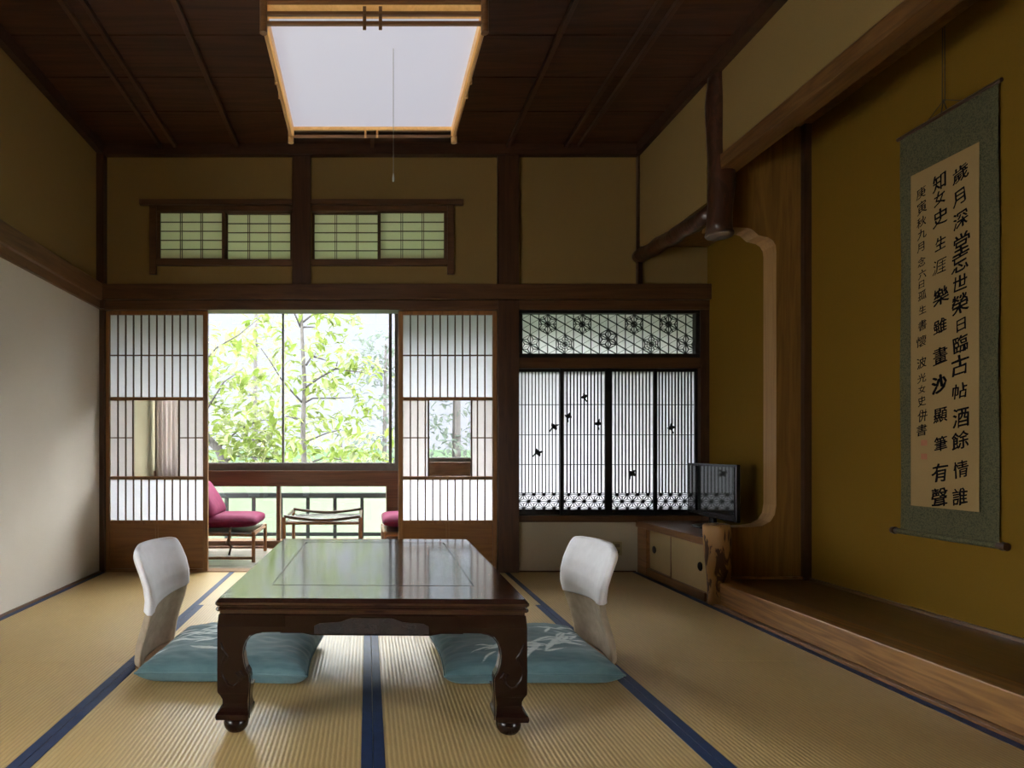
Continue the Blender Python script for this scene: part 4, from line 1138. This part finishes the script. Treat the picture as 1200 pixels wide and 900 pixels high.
# main tree
YT = 9.0
t1 = thing('garden_tree', tuple(UP(356, 529, YT).to_2d()) + (-1.9,), 'slender pale trunked tree in the middle of the veranda window', 'tree', 'leafy trees outside the veranda')
tm = MB(); base = UP(357, 545, YT)
tm.tube([(base.x + .05, YT, -2.0), (base.x + .02, YT, -.6)] + [UP(px, py, YT) for px, py in ((356.5, 545), (355, 500), (357, 452), (354.5, 405), (353, 365), (351, 320), (349, 260))], [.07, .062, .044, .036, .032, .027, .022, .017, .010], 10)
tm.build('trunk', 'trunk', t1, smooth=True)
br = MB()
for l, dy in (([(515, 550), (450, 480), (400, 420), (345, 330), (295, 260)], -.5), ([(530, 470), (600, 420), (690, 370), (760, 380), (840, 390)], -.4), ([(535, 350), (560, 310), (590, 285)], .3),
              ([(575, 305), (640, 325)], .2), ([(525, 550), (570, 525), (680, 525), (790, 520)], .4), ([(520, 760), (580, 735), (640, 710), (720, 690)], -.3), ([(510, 130), (560, 90), (620, 60), (700, 40)], .2),
              ([(505, 150), (470, 70), (440, 0)], -.2), ([(570, 860), (640, 835), (720, 850)], -.4), ([(510, 640), (440, 620), (380, 640), (300, 700)], .3), ([(690, 375), (700, 330)], 0), ([(510, 150), (580, 150)], 0)):
    br = MB(); branch(br, Z1(l), YT, .016, .006, dy=dy); br.build('branch', 'twig', t1, smooth=True)
CL = [(130, 270), (210, 215), (290, 110), (330, 95), (150, 200), (60, 190), (250, 160), (620, 90), (740, 90), (770, 160), (640, 190), (570, 200), (550, 260), (690, 270), (720, 280), (450, 300), (470, 400), (600, 350), (620, 400),
      (800, 330), (840, 350), (740, 350), (600, 480), (640, 490), (680, 400), (780, 500), (830, 560), (870, 560), (700, 630), (760, 660), (680, 700), (800, 620), (640, 620), (480, 760), (560, 800), (700, 780), (820, 790), (760, 830),
      (450, 600), (460, 680), (540, 640), (880, 380), (700, 440), (440, 220), (590, 40), (660, 60), (520, 560)]
lf = MB()
for a, b in CL:
    c = UP(240 + a / 4.5, 350 + b / 4.5, YT + R.uniform(-.5, .5))
    cluster(lf, c, R.randint(11, 15), .18, .12)
for k in range(16):
    cluster(lf, UP(R.uniform(290, 470), R.uniform(500, 548), YT + R.uniform(-.7, .7)), 9, .17, .14)
for k in range(60):
    cluster(lf, UP(R.uniform(300, 470), R.uniform(180, 360), YT + R.uniform(-.7, .7)), 7, .17, .12)
lf.build('foliage', ['leafA', 'leafB'], t1, recalc=False)
# left tree
YL = 7.2
t2 = thing('garden_tree', tuple(UP(268, 529, YL).to_2d()) + (-2.0,), 'leafy tree with a leaning trunk at the left of the veranda window', 'tree', 'leafy trees outside the veranda')
tm = MB(); b0 = UP(268, 560, YL)
tm.tube([(b0.x + .12, YL, -2.1), (b0.x + .05, YL, -.7)] + [UP(px, py, YL) for px, py in ((266, 552), (262, 541), (256, 527), (244, 514), (225, 490), (205, 440), (195, 380))], [.08, .07, .056, .052, .05, .045, .04, .035, .02], 10)
tm.build('trunk', 'trunk', t2, smooth=True)
br = MB()
for l, dy in (([(110, 860), (160, 830), (300, 840), (390, 850)], .2), ([(20, 740), (0, 600), (40, 520)], .3), ([(70, 790), (180, 690), (290, 640), (340, 640)], .5), ([(0, 600), (100, 440), (200, 370)], .3), ([(-60, 400), (60, 260), (180, 190), (290, 100)], .4), ([(20, 840), (70, 870)], 0)):
    br = MB(); branch(br, Z1(l), YL, .014, .005, dy=dy); br.build('branch', 'twig', t2, smooth=True)
lf = MB()
for a, b in [(100, 550), (60, 560), (150, 600), (200, 540), (260, 400), (250, 450), (300, 550), (350, 470), (60, 400), (100, 360), (200, 660), (100, 700), (150, 740), (250, 700), (300, 740), (350, 720), (280, 620), (380, 680), (330, 780),
             (200, 780), (120, 800), (240, 840), (350, 830), (30, 660), (50, 740), (180, 850), (270, 790), (390, 800), (420, 740), (20, 480), (40, 300), (140, 460), (320, 640), (180, 420), (230, 260), (340, 380), (60, 850)]:
    cluster(lf, UP(240 + a / 4.5, 350 + b / 4.5, YL + R.uniform(-.5, .5)), R.randint(11, 15), .15, .11)
for k in range(10):
    cluster(lf, UP(R.uniform(235, 330), R.uniform(470, 548), YL + R.uniform(-.5, .5)), 9, .14, .12)
for k in range(60):
    cluster(lf, UP(R.uniform(120, 250), R.uniform(250, 560), YL + R.uniform(-.5, .5)), 8, .16, .14)
lf.build('foliage', ['leafA', 'leafB'], t2, recalc=False)
# right hand tree seen through the glass inset, and hazy trees farther off
def far_tree(px, yt, ztop, zlow, rad, mat, n, l, label, tr=.1):
    x_ = (px - PX) * yt / F
    root = thing('garden_tree', (x_, yt, -1.8), label, 'tree', 'leafy trees outside the veranda')
    MB().tube([(x_, yt, -2.1), (x_ + .05, yt, .5), (x_ - .04, yt, zlow + .5), (x_, yt, ztop - .2)], [tr, tr * .9, tr * .7, tr * .3], 10).build('trunk', 'trunk', root, smooth=True)
    lf = MB()
    for k in range(n):
        a_, h_ = R.uniform(0, 2 * PI), R.uniform(zlow, ztop); rr_ = rad * math.sqrt(R.random()) * (1 - .45 * abs((h_ - (zlow + ztop) / 2) / ((ztop - zlow) / 2)))
        cluster(lf, Vector((x_ + rr_ * math.cos(a_), yt + rr_ * math.sin(a_) * .7, h_)), 6, l, .18)
    lf.build('foliage', [mat, mat if mat == 'leafC' else 'leafB'], root, recalc=False)
far_tree(537, 11.3, 5.0, -.3, 1.15, 'leafC', 200, .18, 'thick trunked tree seen through the right glass inset', .13)
far_tree(452, 14.6, 3.6, -.8, 1.05, 'leafC', 120, .2, 'hazy tree behind the right edge of the veranda window')
far_tree(300, 13.5, 4.2, -.5, 1.9, 'leafB', 120, .22, 'pale yellow green tree far behind the left sash')
far_tree(400, 17.5, 1.4, -.9, 1.7, 'leafB', 110, .22, 'low pale tree far behind the slender trunk')
far_tree(660, 14, 4.6, -.2, 1.6, 'leafC', 90, .2, 'hazy tree far behind the right paper door')
far_tree(150, 11, 4.2, -.2, 1.6, 'leafB', 90, .2, 'pale tree far beyond the left paper door')

# ------------------------------------------------------------------ daylight and camera
W = bpy.data.worlds.new('overcast sky'); bpy.context.scene.world = W; W.use_nodes = True
bg = W.node_tree.nodes['Background']
bg.inputs['Color'].default_value = (.93, .98, 1.0, 1); bg.inputs['Strength'].default_value = 26.0

cam = bpy.data.cameras.new('camera'); co = bpy.data.objects.new('camera', cam); C.objects.link(co)
co.location = (0, 0, H); co.rotation_euler = (PI / 2, 0, 0)
cam.sensor_fit = 'HORIZONTAL'; cam.sensor_width = 36; cam.lens = F / 1200 * 36
cam.shift_x = (600 - PX) / 1200; cam.shift_y = (PY - 450) / 1200
cam.clip_start = .02; cam.clip_end = 300
sc_ = bpy.context.scene; sc_.camera = co
vs_ = sc_.view_settings
vs_.view_transform = 'Standard'; vs_.look = 'None'; vs_.gamma = 1; vs_.use_curve_mapping = False; vs_.exposure = 0.0
sc_.cycles.max_bounces = 12; sc_.cycles.diffuse_bounces = 6; sc_.cycles.transparent_max_bounces = 12
sc_.cycles.sample_clamp_indirect = 8
